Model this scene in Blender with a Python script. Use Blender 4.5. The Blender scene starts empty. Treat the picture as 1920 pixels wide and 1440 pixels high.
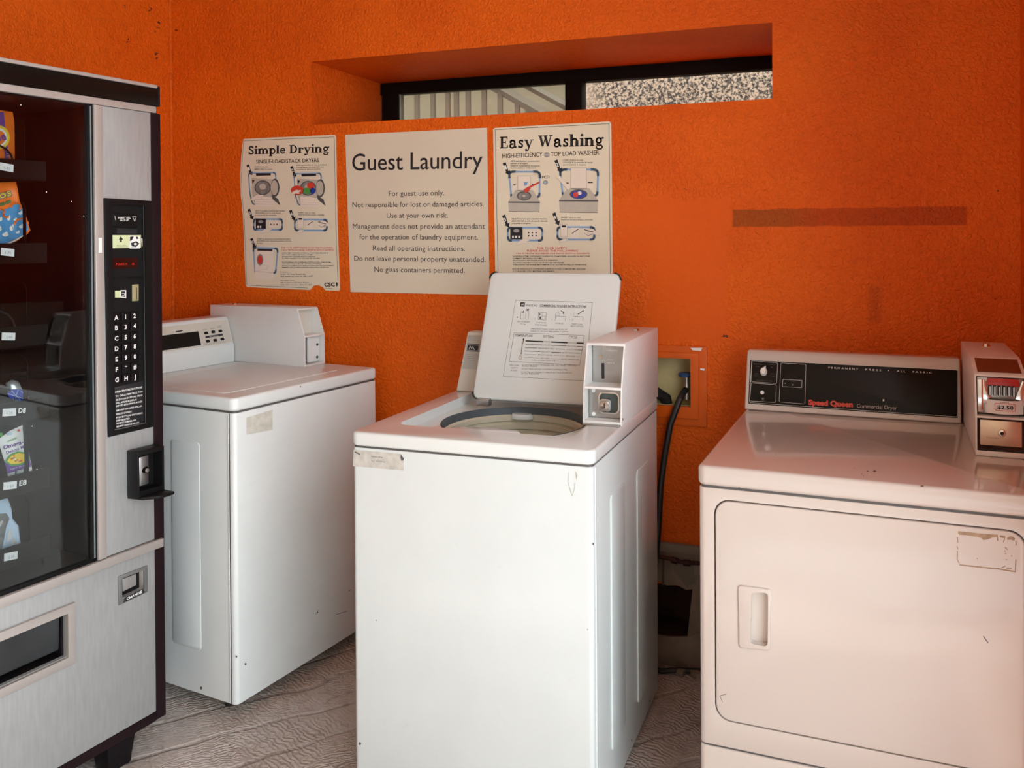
import bpy, bmesh, math, random
from mathutils import Matrix, Vector
random.seed(4)
PI = math.pi
D = bpy.data
COL = bpy.context.scene.collection
SC = bpy.context.scene

# ------------------------------------------------------------------ camera
FOC, PCX, PCY = 1616.09, 1042.74, 454.0
YAW, PITCH, ROLL, DIST, HGT = 0.3373, -0.0074, -0.006, 2.7796, 1.4084
_c, _s = math.cos(YAW), math.sin(YAW)
_f = Vector((-_s, _c, 0)); _r = Vector((_c, _s, 0)); _u = Vector((0, 0, 1))
_f2 = _f*math.cos(PITCH) + _u*math.sin(PITCH)
_u2 = _u*math.cos(PITCH) - _f*math.sin(PITCH)
_r3 = _r*math.cos(ROLL) + _u2*math.sin(ROLL)
_u3 = _u2*math.cos(ROLL) - _r*math.sin(ROLL)
EYE = Vector((0, -DIST, HGT))
cd = D.cameras.new('camera'); cam = D.objects.new('camera', cd); COL.objects.link(cam)
rm = Matrix((_r3, _u3, -_f2)).transposed()
cam.matrix_world = Matrix.Translation(EYE) @ rm.to_4x4()
cd.sensor_fit = 'HORIZONTAL'; cd.sensor_width = 36; cd.lens = FOC/1920*36
cd.shift_x = (960-PCX)/1920; cd.shift_y = (PCY-720)/1920
cd.clip_start = .02; cd.clip_end = 100
SC.camera = cam

# ------------------------------------------------------------------ world, light, exposure
w = D.worlds.new('world'); SC.world = w; w.use_nodes = True
nt = w.node_tree; nt.nodes.clear()
tc = nt.nodes.new('ShaderNodeTexCoord'); sp = nt.nodes.new('ShaderNodeSeparateXYZ')
rp = nt.nodes.new('ShaderNodeValToRGB'); bg = nt.nodes.new('ShaderNodeBackground'); wo = nt.nodes.new('ShaderNodeOutputWorld')
rp.color_ramp.elements[0].position = 0.0; rp.color_ramp.elements[0].color = (.90, .98, 1.0, 1)
rp.color_ramp.elements[1].position = 0.9; rp.color_ramp.elements[1].color = (.75, .88, .97, 1)
nt.links.new(tc.outputs['Generated'], sp.inputs[0]); nt.links.new(sp.outputs[2], rp.inputs[0])
nt.links.new(rp.outputs[0], bg.inputs[0]); bg.inputs[1].default_value = 4.6
nt.links.new(bg.outputs[0], wo.inputs[0])
sl = D.lights.new('sun', 'SUN'); sun = D.objects.new('sun', sl); COL.objects.link(sun)
sl.energy = 6.0; sl.color = (1, .95, .88); sl.angle = math.radians(2)
sun.rotation_euler = (math.radians(24), math.radians(8), 0)
SC.view_settings.view_transform = 'Standard'; SC.view_settings.look = 'None'
SC.view_settings.gamma = 1; SC.view_settings.use_curve_mapping = False
SC.view_settings.exposure = 0.46

# ------------------------------------------------------------------ helpers
def px_ray(u, v):
    return (_f2 + _r3*((u-PCX)/FOC) - _u3*((v-PCY)/FOC)).normalized()

class Plane:
    """a flat face of a thing: origin and two in-plane axes in the thing's own space"""
    def __init__(s, M, O, S, T):
        s.M = M; s.O = Vector(O); s.S = Vector(S).normalized(); s.T = Vector(T).normalized(); s.N = s.S.cross(s.T)
        s.Mi = M.inverted()
    def px(s, u, v):
        o = s.Mi @ EYE; d = s.Mi.to_3x3() @ px_ray(u, v)
        k = (s.O-o).dot(s.N)/d.dot(s.N); q = o+d*k-s.O
        return (q.dot(s.S), q.dot(s.T))
    def pxs(s, pts): return [s.px(*p) for p in pts]
    def at(s, a, b, d=0): return s.O + s.S*a + s.T*b + s.N*d

class MB:
    def __init__(s): s.v = []; s.f = []; s.m = []; s.cm = 0; s.mats = []
    def mat(s, m):
        if m not in s.mats: s.mats.append(m)
        s.cm = s.mats.index(m); return s
    def add(s, vs, fs):
        o = len(s.v); s.v += [tuple(x) for x in vs]
        for f in fs: s.f.append([i+o for i in f]); s.m.append(s.cm)
        return s
    def box(s, x0, x1, y0, y1, z0, z1, M=None):
        v = [Vector((x, y, z)) for z in (z0, z1) for y in (y0, y1) for x in (x0, x1)]
        if M: v = [M @ q for q in v]
        return s.add(v, [(0, 2, 3, 1), (4, 5, 7, 6), (0, 1, 5, 4), (1, 3, 7, 5), (3, 2, 6, 7), (2, 0, 4, 6)])
    def prism(s, pl, pts, d0, d1):
        if area(pts) < 0: pts = pts[::-1]
        n = len(pts); v = [pl.at(a, b, d0) for a, b in pts] + [pl.at(a, b, d1) for a, b in pts]
        f = [list(range(n))[::-1], list(range(n, 2*n))] + [(i, (i+1) % n, n+(i+1) % n, n+i) for i in range(n)]
        return s.add(v, f)
    def lathe(s, prof, c=(0, 0, 0), n=40, axis='z', cap=False):
        v = []
        for r, h in prof:
            for i in range(n):
                a = 2*PI*i/n; x, y = r*math.cos(a), r*math.sin(a)
                q = (x, y, h) if axis == 'z' else ((x, h, y) if axis == 'y' else (h, x, y))
                v.append((q[0]+c[0], q[1]+c[1], q[2]+c[2]))
        f = []
        for k in range(len(prof)-1):
            for i in range(n):
                j = (i+1) % n; f.append((k*n+i, k*n+j, (k+1)*n+j, (k+1)*n+i))
        if cap: f += [list(range(n))[::-1], list(range((len(prof)-1)*n, len(prof)*n))]
        return s.add(v, f)
    def tube(s, pts, r, n=8):
        pts = [Vector(p) for p in pts]; v = []; up = None
        for i, p in enumerate(pts):
            t = (pts[min(i+1, len(pts)-1)]-pts[max(i-1, 0)]).normalized()
            if up is None: up = Vector((0, 0, 1)) if abs(t.z) < .9 else Vector((1, 0, 0))
            a = t.cross(up).normalized(); up = a.cross(t).normalized()
            rr_ = r[i] if isinstance(r, (list, tuple)) else r
            v += [p + (a*math.cos(2*PI*k/n)+up*math.sin(2*PI*k/n))*rr_ for k in range(n)]
        f = [(i*n+k, i*n+(k+1) % n, (i+1)*n+(k+1) % n, (i+1)*n+k) for i in range(len(pts)-1) for k in range(n)]
        f += [list(range(n))[::-1], list(range((len(pts)-1)*n, len(pts)*n))]
        return s.add(v, f)
    def mesh(s, bevel=0, seg=2, ang=35):
        me = D.meshes.new('m'); me.from_pydata(s.v, [], s.f)
        for m in s.mats: me.materials.append(m)
        if s.mats: me.polygons.foreach_set('material_index', s.m)
        bm = bmesh.new(); bm.from_mesh(me)
        bmesh.ops.recalc_face_normals(bm, faces=bm.faces)
        if bevel:
            es = [e for e in bm.edges if len(e.link_faces) == 2 and e.calc_face_angle(0) > math.radians(30)]
            bmesh.ops.bevel(bm, geom=es, offset=bevel, segments=seg, profile=.5, affect='EDGES', clamp_overlap=True)
        smooth(bm, ang)
        bm.to_mesh(me); bm.free(); return me
    def build(s, name, mat=None, parent=None, bevel=0, seg=2, ang=35, label=None, cuts=None):
        if mat and not s.mats: s.mats = [mat]
        me = s.mesh(bevel, seg, ang)
        o = D.objects.new(name, me); COL.objects.link(o)
        if cuts: cut(o, cuts, ang)
        if parent: o.parent = parent
        if label: o['label'] = label
        return o

def smooth(bm, ang):
    for f in bm.faces: f.smooth = True
    for e in bm.edges:
        if len(e.link_faces) != 2 or e.calc_face_angle(0) > math.radians(ang): e.smooth = False

def cut(o, cuts, ang=35):
    tmp = []
    for c in cuts:
        if len(c.mats) == 0 and o.data.materials: c.mats = [o.data.materials[0]]
        m = c.mesh(); t = D.objects.new('cutter', m); COL.objects.link(t); tmp.append(t)
        md = o.modifiers.new('b', 'BOOLEAN'); md.operation = 'DIFFERENCE'; md.solver = 'EXACT'; md.use_self = True; md.object = t
    bpy.context.view_layer.update()
    dg = bpy.context.evaluated_depsgraph_get()
    me = D.meshes.new_from_object(o.evaluated_get(dg)); o.modifiers.clear(); o.data = me
    bm = bmesh.new(); bm.from_mesh(me); smooth(bm, ang); bm.to_mesh(me); bm.free()
    for t in tmp: D.objects.remove(t)

def area(p): return sum(p[i][0]*p[(i+1) % len(p)][1]-p[(i+1) % len(p)][0]*p[i][1] for i in range(len(p)))/2
def rr(x0, y0, x1, y1, r, n=5):
    P = []
    for cx, cy, a in ((x1-r, y1-r, 0), (x0+r, y1-r, 90), (x0+r, y0+r, 180), (x1-r, y0+r, 270)):
        for i in range(n+1):
            t = math.radians(a+90*i/n); P.append((cx+r*math.cos(t), cy+r*math.sin(t)))
    return P
def rrq(q, r, n=4):
    """quad with rounded corners"""
    P = []; k = len(q)
    for i in range(k):
        p = Vector(q[i]); a = (Vector(q[i-1])-p); b = (Vector(q[(i+1) % k])-p)
        ra = min(r, a.length*.45); rb = min(r, b.length*.45)
        s0 = p+a.normalized()*ra; s1 = p+b.normalized()*rb
        for j in range(n+1):
            t = j/n; P.append(tuple(s0*(1-t)**2+p*2*t*(1-t)+s1*t*t))
    return P

def thing(name, label, cat, M=None, group=None):
    o = D.objects.new(name, None); COL.objects.link(o); o.empty_display_size = .1
    if M is not None: o.matrix_world = M
    o['label'] = label; o['category'] = cat
    if group: o['group'] = group
    return o
def tag(o, label, cat, group=None):
    o['label'] = label; o['category'] = cat
    if group: o['group'] = group
    return o
def struct(o): o['kind'] = 'structure'; return o

# ---- materials
def mat(name, col, rough=.5, metal=0, var=.04, vscale=6, bump=0, bscale=80, spec=.5, coat=0, stretch=None, grime=0, gcol=(.25, .2, .15), emis=None):
    m = D.materials.new(name); m.use_nodes = True; nt = m.node_tree; n = nt.nodes; l = nt.links
    b = n['Principled BSDF']; b.inputs['Roughness'].default_value = rough; b.inputs['Metallic'].default_value = metal
    b.inputs['Specular IOR Level'].default_value = spec; b.inputs['Coat Weight'].default_value = coat
    b.inputs['Coat Roughness'].default_value = .05
    t = n.new('ShaderNodeTexCoord'); mp = n.new('ShaderNodeMapping'); l.new(t.outputs['Object'], mp.inputs[0])
    if stretch: mp.inputs['Scale'].default_value = stretch
    nz = n.new('ShaderNodeTexNoise'); nz.inputs['Scale'].default_value = vscale; nz.inputs['Detail'].default_value = 5
    l.new(mp.outputs[0], nz.inputs[0])
    r = n.new('ShaderNodeValToRGB'); e = r.color_ramp.elements
    e[0].position = .3; e[1].position = .7
    e[0].color = tuple(max(0, c*(1-var)) for c in col)+(1,); e[1].color = tuple(min(1, c*(1+var)) for c in col)+(1,)
    l.new(nz.outputs[0], r.inputs[0]); out = r.outputs[0]
    if grime:
        g = n.new('ShaderNodeTexNoise'); g.inputs['Scale'].default_value = 14; g.inputs['Detail'].default_value = 9; g.inputs['Roughness'].default_value = .7
        l.new(t.outputs['Object'], g.inputs[0])
        gr = n.new('ShaderNodeMapRange'); gr.inputs[1].default_value = .6; gr.inputs[2].default_value = .78; gr.inputs[4].default_value = grime
        l.new(g.outputs[0], gr.inputs[0]); mx = n.new('ShaderNodeMix'); mx.data_type = 'RGBA'
        l.new(gr.outputs[0], mx.inputs[0]); l.new(out, mx.inputs[6]); mx.inputs[7].default_value = gcol+(1,); out = mx.outputs[2]
    l.new(out, b.inputs['Base Color'])
    if bump:
        bz = n.new('ShaderNodeTexNoise'); bz.inputs['Scale'].default_value = bscale; bz.inputs['Detail'].default_value = 4
        l.new(mp.outputs[0], bz.inputs[0]); bp = n.new('ShaderNodeBump'); bp.inputs['Strength'].default_value = bump; bp.inputs['Distance'].default_value = .002
        l.new(bz.outputs[0], bp.inputs['Height']); l.new(bp.outputs[0], b.inputs['Normal'])
    if emis: b.inputs['Emission Color'].default_value = emis[0]+(1,); b.inputs['Emission Strength'].default_value = emis[1]
    return m

class NG:
    """tiny node maths writer"""
    def __init__(s, m): s.n = m.node_tree.nodes; s.l = m.node_tree.links
    def inp(s, sock, v):
        if hasattr(v, 'links'): s.l.new(v, sock)
        else: sock.default_value = v
    def math(s, op, a, b=0.0, c=None, clamp=False):
        k = s.n.new('ShaderNodeMath'); k.operation = op; k.use_clamp = clamp; s.inp(k.inputs[0], a); s.inp(k.inputs[1], b)
        if c is not None: s.inp(k.inputs[2], c)
        return k.outputs[0]
    def noise(s, vec, scale, detail=4, rough=.5, dist=0):
        k = s.n.new('ShaderNodeTexNoise'); k.inputs['Scale'].default_value = scale; k.inputs['Detail'].default_value = detail
        k.inputs['Roughness'].default_value = rough; k.inputs['Distortion'].default_value = dist; s.l.new(vec, k.inputs[0]); return k.outputs[0]
    def ramp(s, x, a, b, lo=0., hi=1.):
        k = s.n.new('ShaderNodeMapRange'); k.interpolation_type = 'SMOOTHSTEP'; s.inp(k.inputs[0], x)
        for i, q in ((1, a), (2, b), (3, lo), (4, hi)): k.inputs[i].default_value = q
        return k.outputs[0]
    def mix(s, f, a, b):
        k = s.n.new('ShaderNodeMix'); k.data_type = 'RGBA'; s.inp(k.inputs[0], f)
        for sk, q in ((k.inputs[6], a), (k.inputs[7], b)):
            if isinstance(q, tuple): sk.default_value = q+(1,) if len(q) == 3 else q
            else: s.l.new(q, sk)
        return k.outputs[2]
    def rect(s, x, z, x0, x1, z0, z1, soft):
        a = s.ramp(x, x0-soft, x0+soft); b = s.ramp(x, x1-soft, x1+soft, 1, 0)
        c = s.ramp(z, z0-soft, z0+soft); d = s.ramp(z, z1-soft, z1+soft, 1, 0)
        return s.math('MULTIPLY', s.math('MULTIPLY', a, b), s.math('MULTIPLY', c, d))

def wall_material(name, patches):
    m = D.materials.new(name); m.use_nodes = True; g = NG(m); n = g.n; l = g.l; b = n['Principled BSDF']
    t = n.new('ShaderNodeTexCoord'); sp = n.new('ShaderNodeSeparateXYZ'); l.new(t.outputs['Object'], sp.inputs[0])
    X, Z = sp.outputs[0], sp.outputs[2]
    warp = g.noise(t.outputs['Object'], 16, 4); wv = g.math('MULTIPLY', g.math('SUBTRACT', warp, .5), .09)
    Xw = g.math('ADD', X, wv); Zw = g.math('ADD', Z, wv)
    base = g.mix(g.ramp(g.noise(t.outputs['Object'], 2.2, 3), .35, .65), WALL_A, WALL_B)
    base = g.mix(g.ramp(g.noise(t.outputs['Object'], 38, 6, .7), .45, .75, 0, .22), base, (.34, .040, .002))
    if patches:
        # a smooth filled patch of newer, redder paint and strips where fittings were taken down
        sm = g.math('MAXIMUM', g.rect(Xw, Zw, -.76, -.385, 1.31, 1.53, .012), g.rect(Xw, Zw, -.66, -.40, 1.06, 1.4, .012))
        base = g.mix(g.math('MULTIPLY', sm, .7), base, (.72, .104, .003))
        wx = g.math('ADD', X, g.math('MULTIPLY', wv, .12)); wz = g.math('ADD', Z, g.math('MULTIPLY', wv, .12))
        st = g.rect(wx, wz, -.378, .30, 1.433, 1.488, .003)
        stc = g.mix(g.ramp(X, -.25, -.08), (.27, .062, .004), (.42, .048, .002))
        base = g.mix(g.math('MULTIPLY', st, .75), base, stc)
        st2 = g.rect(wx, wz, .028, .064, 1.14, 1.25, .012)
        base = g.mix(g.math('MULTIPLY', st2, .45), base, (.42, .06, .006))
    l.new(base, b.inputs['Base Color']); b.inputs['Roughness'].default_value = .5; b.inputs['Specular IOR Level'].default_value = .22
    h = g.math('ADD', g.ramp(g.noise(t.outputs['Object'], 92, 3, .5, .6), .3, .75), g.math('MULTIPLY', g.noise(t.outputs['Object'], 190, 3), .35))
    if patches: h = g.math('MULTIPLY', h, g.math('SUBTRACT', 1.0, g.math('MULTIPLY', sm, .85)))
    bp = n.new('ShaderNodeBump'); bp.inputs['Strength'].default_value = .75; bp.inputs['Distance'].default_value = .0035
    l.new(h, bp.inputs['Height']); l.new(bp.outputs[0], b.inputs['Normal'])
    return m
WALL_A = (.80, .130, .004); WALL_B = (.73, .105, .003)

def floor_material():
    m = D.materials.new('stamped_floor_paint'); m.use_nodes = True; g = NG(m); n = g.n; l = g.l; b = n['Principled BSDF']
    t = n.new('ShaderNodeTexCoord'); ob = t.outputs['Object']
    mp = n.new('ShaderNodeMapping'); mp.inputs['Rotation'].default_value = (0, 0, .5); l.new(ob, mp.inputs[0])
    def wave(sc, dist, dsc, rot):
        q = n.new('ShaderNodeMapping'); q.inputs['Rotation'].default_value = (0, 0, rot); l.new(ob, q.inputs[0])
        k = n.new('ShaderNodeTexWave'); k.inputs['Scale'].default_value = sc; k.inputs['Distortion'].default_value = dist
        k.inputs['Detail'].default_value = 2.5; k.inputs['Detail Scale'].default_value = dsc; l.new(q.outputs[0], k.inputs[0]); return k.outputs['Fac']
    w1 = wave(26, 11, 1.4, .9); w2 = wave(22, 10, 1.2, 2.0); w3 = wave(2.1, 3.5, 1.2, .72)
    sel = g.ramp(g.noise(ob, 3.2, 2), .42, .58)
    ridg = g.math('ADD', g.math('MULTIPLY', w1, sel), g.math('MULTIPLY', w2, g.math('SUBTRACT', 1.0, sel)))
    amp = g.ramp(g.noise(mp.outputs[0], 4.5, 3), .35, .6, .25, 1)
    joint = g.ramp(w3, .0, .05, 0, 1)
    h = g.math('ADD', g.math('MULTIPLY', ridg, amp), g.math('MULTIPLY', g.noise(ob, 40, 5, .6), .8))
    h = g.math('ADD', h, g.math('MULTIPLY', joint, 1.4))
    bp = n.new('ShaderNodeBump'); bp.inputs['Strength'].default_value = .7; bp.inputs['Distance'].default_value = .004
    l.new(h, bp.inputs['Height']); l.new(bp.outputs[0], b.inputs['Normal'])
    c = g.mix(g.ramp(g.noise(ob, 2.8, 5, .6), .35, .68), (.56, .50, .47), (.37, .29, .245))
    c = g.mix(g.ramp(g.noise(ob, 30, 6, .7), .48, .75, 0, .75), c, (.14, .10, .08))
    c = g.mix(g.ramp(h, 1.4, 3.0, 0, .55), c, (.52, .43, .37))
    l.new(c, b.inputs['Base Color']); b.inputs['Roughness'].default_value = .5
    return m

M_WALL = wall_material('orange_textured_paint', True)
M_WALL2 = wall_material('orange_side_wall_paint', False)
M_FLOOR = floor_material()
M_CEIL = mat('ceiling_paint', (.60, .47, .37), .7, bump=.3)
M_ENAM = mat('white_enamel', (.70, .735, .73), .25, var=.015, coat=.6, vscale=3, bump=.02, bscale=400)
M_ENAMB = mat('white_enamel_dull', (.76, .79, .785), .34, var=.03, coat=.25, vscale=5, grime=.2, gcol=(.55, .52, .46))
M_ENAM2 = mat('white_enamel_worn', (.65, .70, .70), .34, var=.03, coat=.25, vscale=5, grime=.25, gcol=(.5, .46, .40))
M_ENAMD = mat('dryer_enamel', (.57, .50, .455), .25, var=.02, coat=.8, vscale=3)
M_SHELL = mat('coin_box_paint', (.76, .75, .74), .38, var=.03, coat=.2)
M_PLAST = mat('console_plastic', (.64, .60, .53), .4, var=.03)
M_SILV = mat('console_silver_film', (.50, .485, .45), .4, metal=.25, var=.04)
M_GREYP = mat('console_grey_panel', (.30, .30, .30), .45, var=.04)
M_BLACK = mat('black_plastic', (.006, .0055, .006), .42, var=.1, spec=.2)
M_BLKP = mat('black_paint', (.008, .006, .007), .45, var=.15, spec=.15, grime=.05, gcol=(.3, .28, .28))
M_EDGE = mat('dark_purple_brown_frame', (.014, .006, .008), .45, var=.15, spec=.15)
M_GLOSSB = mat('gloss_black_panel', (.007, .005, .004), .25, var=.1, spec=.18)
M_INK = mat('black_ink', (.012, .011, .014), .6, var=0)
M_INKG = mat('grey_ink', (.09, .085, .085), .6, var=0)
M_WHITE = mat('white_ink', (.78, .78, .76), .5, var=0)
M_REDI = mat('red_ink', (.62, .05, .03), .5, var=0)
M_BLUE = mat('blue_ink', (.18, .32, .55), .5, var=.05)
M_LBLUE = mat('pale_blue_ink', (.40, .52, .66), .5, var=.05)
M_GREEN = mat('green_ink', (.08, .30, .06), .5, var=0)
M_SKIN = mat('pale_print', (.80, .70, .60), .6, var=.02)
M_DRUM = mat('grey_print', (.22, .21, .20), .5, var=.3, vscale=60)
M_BEIGE = mat('warm_grey_print', (.50, .45, .38), .6, var=.06, vscale=30)
M_SIGN = mat('sign_cream', (.70, .61, .48), .5, var=.02)
M_POST = mat('poster_cream', (.76, .68, .53), .42, var=.02)
M_ALU = mat('brushed_aluminium_panel', (.39, .395, .395), .45, metal=.35, var=.07, vscale=14, stretch=(8, 8, 1.2), bump=.05, bscale=60)
M_TRIM = mat('warm_anodised_trim', (.44, .395, .37), .4, metal=.3, var=.05)
M_CHROME = mat('chrome', (.75, .74, .72), .14, metal=1, var=.03)
M_STEEL = mat('galvanised_steel', (.44, .44, .435), .33, metal=.9, var=.12, vscale=20)
M_BRASS = mat('brassy_plate', (.72, .58, .44), .3, metal=.8, var=.1, vscale=18)
M_RUB = mat('black_rubber', (.015, .015, .016), .5, var=.1)
M_TAG = mat('white_tag', (.80, .80, .80), .5, var=.02)
M_YEL = mat('pale_yellow_label', (.62, .68, .40), .45, var=.05)
M_LED = mat('display_window', (.022, .004, .003), .2, var=.1)
M_LEDT = mat('red_led', (.5, .02, .01), .4, emis=((1, .08, .02), .12))
M_CREAMT = mat('tub_cream', (.60, .55, .42), .4, var=.04)
M_TUBG = mat('tub_ring_grey', (.09, .105, .12), .4, var=.08)
M_RESID = mat('sticker_residue', (.50, .48, .44), .6, var=.16, vscale=60, grime=.35)
M_RESB = mat('brown_residue', (.34, .23, .15), .7, var=.3, vscale=90)
M_DIRT = mat('dark_dirt', (.05, .03, .02), .8, var=.2)
M_DIRTR = mat('reddish_smudge', (.16, .022, .006), .8, var=.2)
M_COIL = mat('coil_wire', (.05, .05, .055), .35, metal=.6, var=.1)
M_TRAY = mat('tray_black', (.003, .003, .0032), .6, var=.1, spec=.05)
M_WINF = mat('window_frame_dark', (.008, .005, .004), .6, var=.2, spec=.1)
M_EXT = mat('exterior_plaster', (.13, .11, .075), .8, var=.06)
M_EXTR = mat('rail_paint', (.045, .036, .025), .6, var=.1)
M_BOXIN = mat('valve_box_plastic', (.55, .48, .24), .5, var=.12, vscale=15)
M_UFRAME = mat('orange_frame_gloss', (.66, .105, .004), .45, var=.1, vscale=12, spec=.25)
M_LOWER = mat('bare_wall_board', (.24, .19, .15), .8, var=.2, vscale=14, bump=.5, bscale=40)  # board colour darkened to stand in for deep shade behind the machines
M_DKRED = mat('dark_red_cavity', (.045, .012, .008), .8, var=.4, vscale=12)
M_VBLUE = mat('valve_blue', (.03, .08, .22), .35, var=.1)
M_ORG = mat('package_orange', (.85, .18, .02), .35, var=.03)
M_PYEL = mat('package_yellow', (.85, .60, .05), .35, var=.03)
M_PPUR = mat('package_purple', (.14, .06, .28), .35, var=.05)
M_PBLUE = mat('package_blue', (.05, .25, .50), .3, var=.15, vscale=60)
M_DBLUE = mat('package_deep_blue', (.02, .05, .36), .3, var=.1)
M_FOIL = mat('package_foil', (.72, .73, .74), .25, metal=.5, var=.15, vscale=40)
M_GROUND = mat('outside_concrete', (.58, .57, .55), .8, var=.1)

def glass_mat(name, tint, ior=1.45, rough=0.0, milky=0):
    m = D.materials.new(name); m.use_nodes = True; g = NG(m); n = g.n; l = g.l
    n.remove(n['Principled BSDF']); out = n['Material Output']
    tr = n.new('ShaderNodeBsdfTransparent'); tr.inputs[0].default_value = tint+(1,)
    gl = n.new('ShaderNodeBsdfGlossy'); gl.inputs['Roughness'].default_value = rough
    fr = n.new('ShaderNodeFresnel'); fr.inputs[0].default_value = ior
    mx = n.new('ShaderNodeMixShader'); l.new(fr.outputs[0], mx.inputs[0]); l.new(tr.outputs[0], mx.inputs[1]); l.new(gl.outputs[0], mx.inputs[2])
    last = mx.outputs[0]
    if milky:
        df = n.new('ShaderNodeBsdfDiffuse'); df.inputs[0].default_value = (.6, .56, .46, 1)
        tl = n.new('ShaderNodeBsdfTranslucent'); tl.inputs[0].default_value = (.6, .56, .46, 1)
        a = n.new('ShaderNodeMixShader'); a.inputs[0].default_value = .6; l.new(df.outputs[0], a.inputs[1]); l.new(tl.outputs[0], a.inputs[2])
        q = n.new('ShaderNodeMixShader'); q.inputs[0].default_value = milky; l.new(last, q.inputs[1]); l.new(a.outputs[0], q.inputs[2]); last = q.outputs[0]
    l.new(last, out.inputs[0]); return m
M_GLASS = glass_mat('display_glass', (.86, .88, .88))
M_WGLASS = glass_mat('dusty_window_glass', (.85, .84, .78), milky=.2)

def mold_material():
    m = D.materials.new('mouldy_stucco'); m.use_nodes = True; g = NG(m); n = g.n; l = g.l; b = n['Principled BSDF']
    t = n.new('ShaderNodeTexCoord'); sp = n.new('ShaderNodeSeparateXYZ'); l.new(t.outputs['Object'], sp.inputs[0])
    k = g.noise(t.outputs['Object'], 75, 8, .8)
    f = g.math('MULTIPLY', g.ramp(k, .45, .54), g.ramp(sp.outputs[0], -1.38, -1.15, .1, 1))
    f = g.math('MULTIPLY', f, g.ramp(sp.outputs[2], 2.19, 2.235, 1, .15))
    l.new(g.mix(f, (.24, .20, .14), (.010, .008, .006)), b.inputs['Base Color']); b.inputs['Roughness'].default_value = .9
    return m
M_MOLD = mold_material()

# ---- lettering as flat geometry
_tc = {}
def glyphs(s, bold=0.0, res=2):
    k = (s, bold, res)
    if k in _tc: return _tc[k]
    c = D.curves.new('t', 'FONT'); c.body = s; c.size = 1; c.offset = bold; c.resolution_u = res; c.fill_mode = 'FRONT'
    o = D.objects.new('t', c); COL.objects.link(o)
    dg = bpy.context.evaluated_depsgraph_get(); me = D.meshes.new_from_object(o.evaluated_get(dg))
    v = [(q.co.x, q.co.y) for q in me.vertices]; f = [tuple(p.vertices) for p in me.polygons]
    D.objects.remove(o); D.curves.remove(c); D.meshes.remove(me)
    if not v: v = [(0, 0)]
    x0 = min(q[0] for q in v); x1 = max(q[0] for q in v)
    _tc[k] = (v, f, x0, x1); return _tc[k]
CAP = .729

MARKS = ('marks', 'specks', 'chips', 'dust', 'scratch', 'stain', 'residue', 'highlights', 'screws', 'paint_chip', 'lettering', 'print', 'digits')
class Print(MB):
    """flat print lying on a plane, layer by layer"""
    def __init__(s, pl, d=.0006): super().__init__(); s.pl = pl; s.d = d
    def build(s, name, *a, **k):
        o = super().build(name, *a, **k)
        if any(q in name for q in MARKS): o['kind'] = 'stuff'
        return o
    def lay(s, k): s.d = k; return s
    def poly(s, pts, m):
        s.mat(m)
        if area(pts) < 0: pts = pts[::-1]
        return s.add([s.pl.at(a, b, s.d) for a, b in pts], [list(range(len(pts)))])
    def ppoly(s, pts, m): return s.poly(s.pl.pxs(pts), m)
    def line(s, pts, w, m, close=False):
        pts = [Vector(p) for p in pts]; n = len(pts); s.mat(m)
        for i in range(n if close else n-1):
            a, b = pts[i], pts[(i+1) % n]; t = (b-a)
            if t.length < 1e-6: continue
            t.normalize(); k = Vector((-t.y, t.x))*w/2; a2 = a-t*w*.4; b2 = b+t*w*.4
            q = [a2-k, b2-k, b2+k, a2+k]
            s.add([s.pl.at(x.x, x.y, s.d) for x in q], [(0, 1, 2, 3)])
        return s
    def pline(s, pts, w, m, close=False): return s.line(s.pl.pxs(pts), w, m, close)
    def disc(s, c, r, m, n=16, ry=None):
        ry = ry or r
        return s.poly([(c[0]+r*math.cos(2*PI*i/n), c[1]+ry*math.sin(2*PI*i/n)) for i in range(n)], m)
    def pdisc(s, c, rx, m, ry=None, n=16):
        ry = ry or rx
        return s.ppoly([(c[0]+rx*math.cos(2*PI*i/n), c[1]+ry*math.sin(2*PI*i/n)) for i in range(n)], m)
    def text(s, t, p0, p1, h, m, bold=0.0, res=2):
        """baseline from p0 to p1 in plane metres; h = cap height"""
        v, f, x0, x1 = glyphs(t, bold, res); a = Vector(p0); b = Vector(p1); d = (b-a); L = d.length; d.normalize(); k = Vector((-d.y, d.x))
        sx = L/max(1e-6, x1-x0); sy = h/CAP; s.mat(m)
        return s.add([s.pl.at(*(a+d*(q[0]-x0)*sx+k*q[1]*sy), s.d) for q in v], f)
    def ptext(s, t, p0, p1, hpx, m, bold=0.0, res=2):
        a, b = s.pl.px(*p0), s.pl.px(*p1); c = s.pl.px(p0[0], p0[1]-hpx)
        return s.text(t, a, b, math.dist(a, c), m, bold, res)

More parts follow.
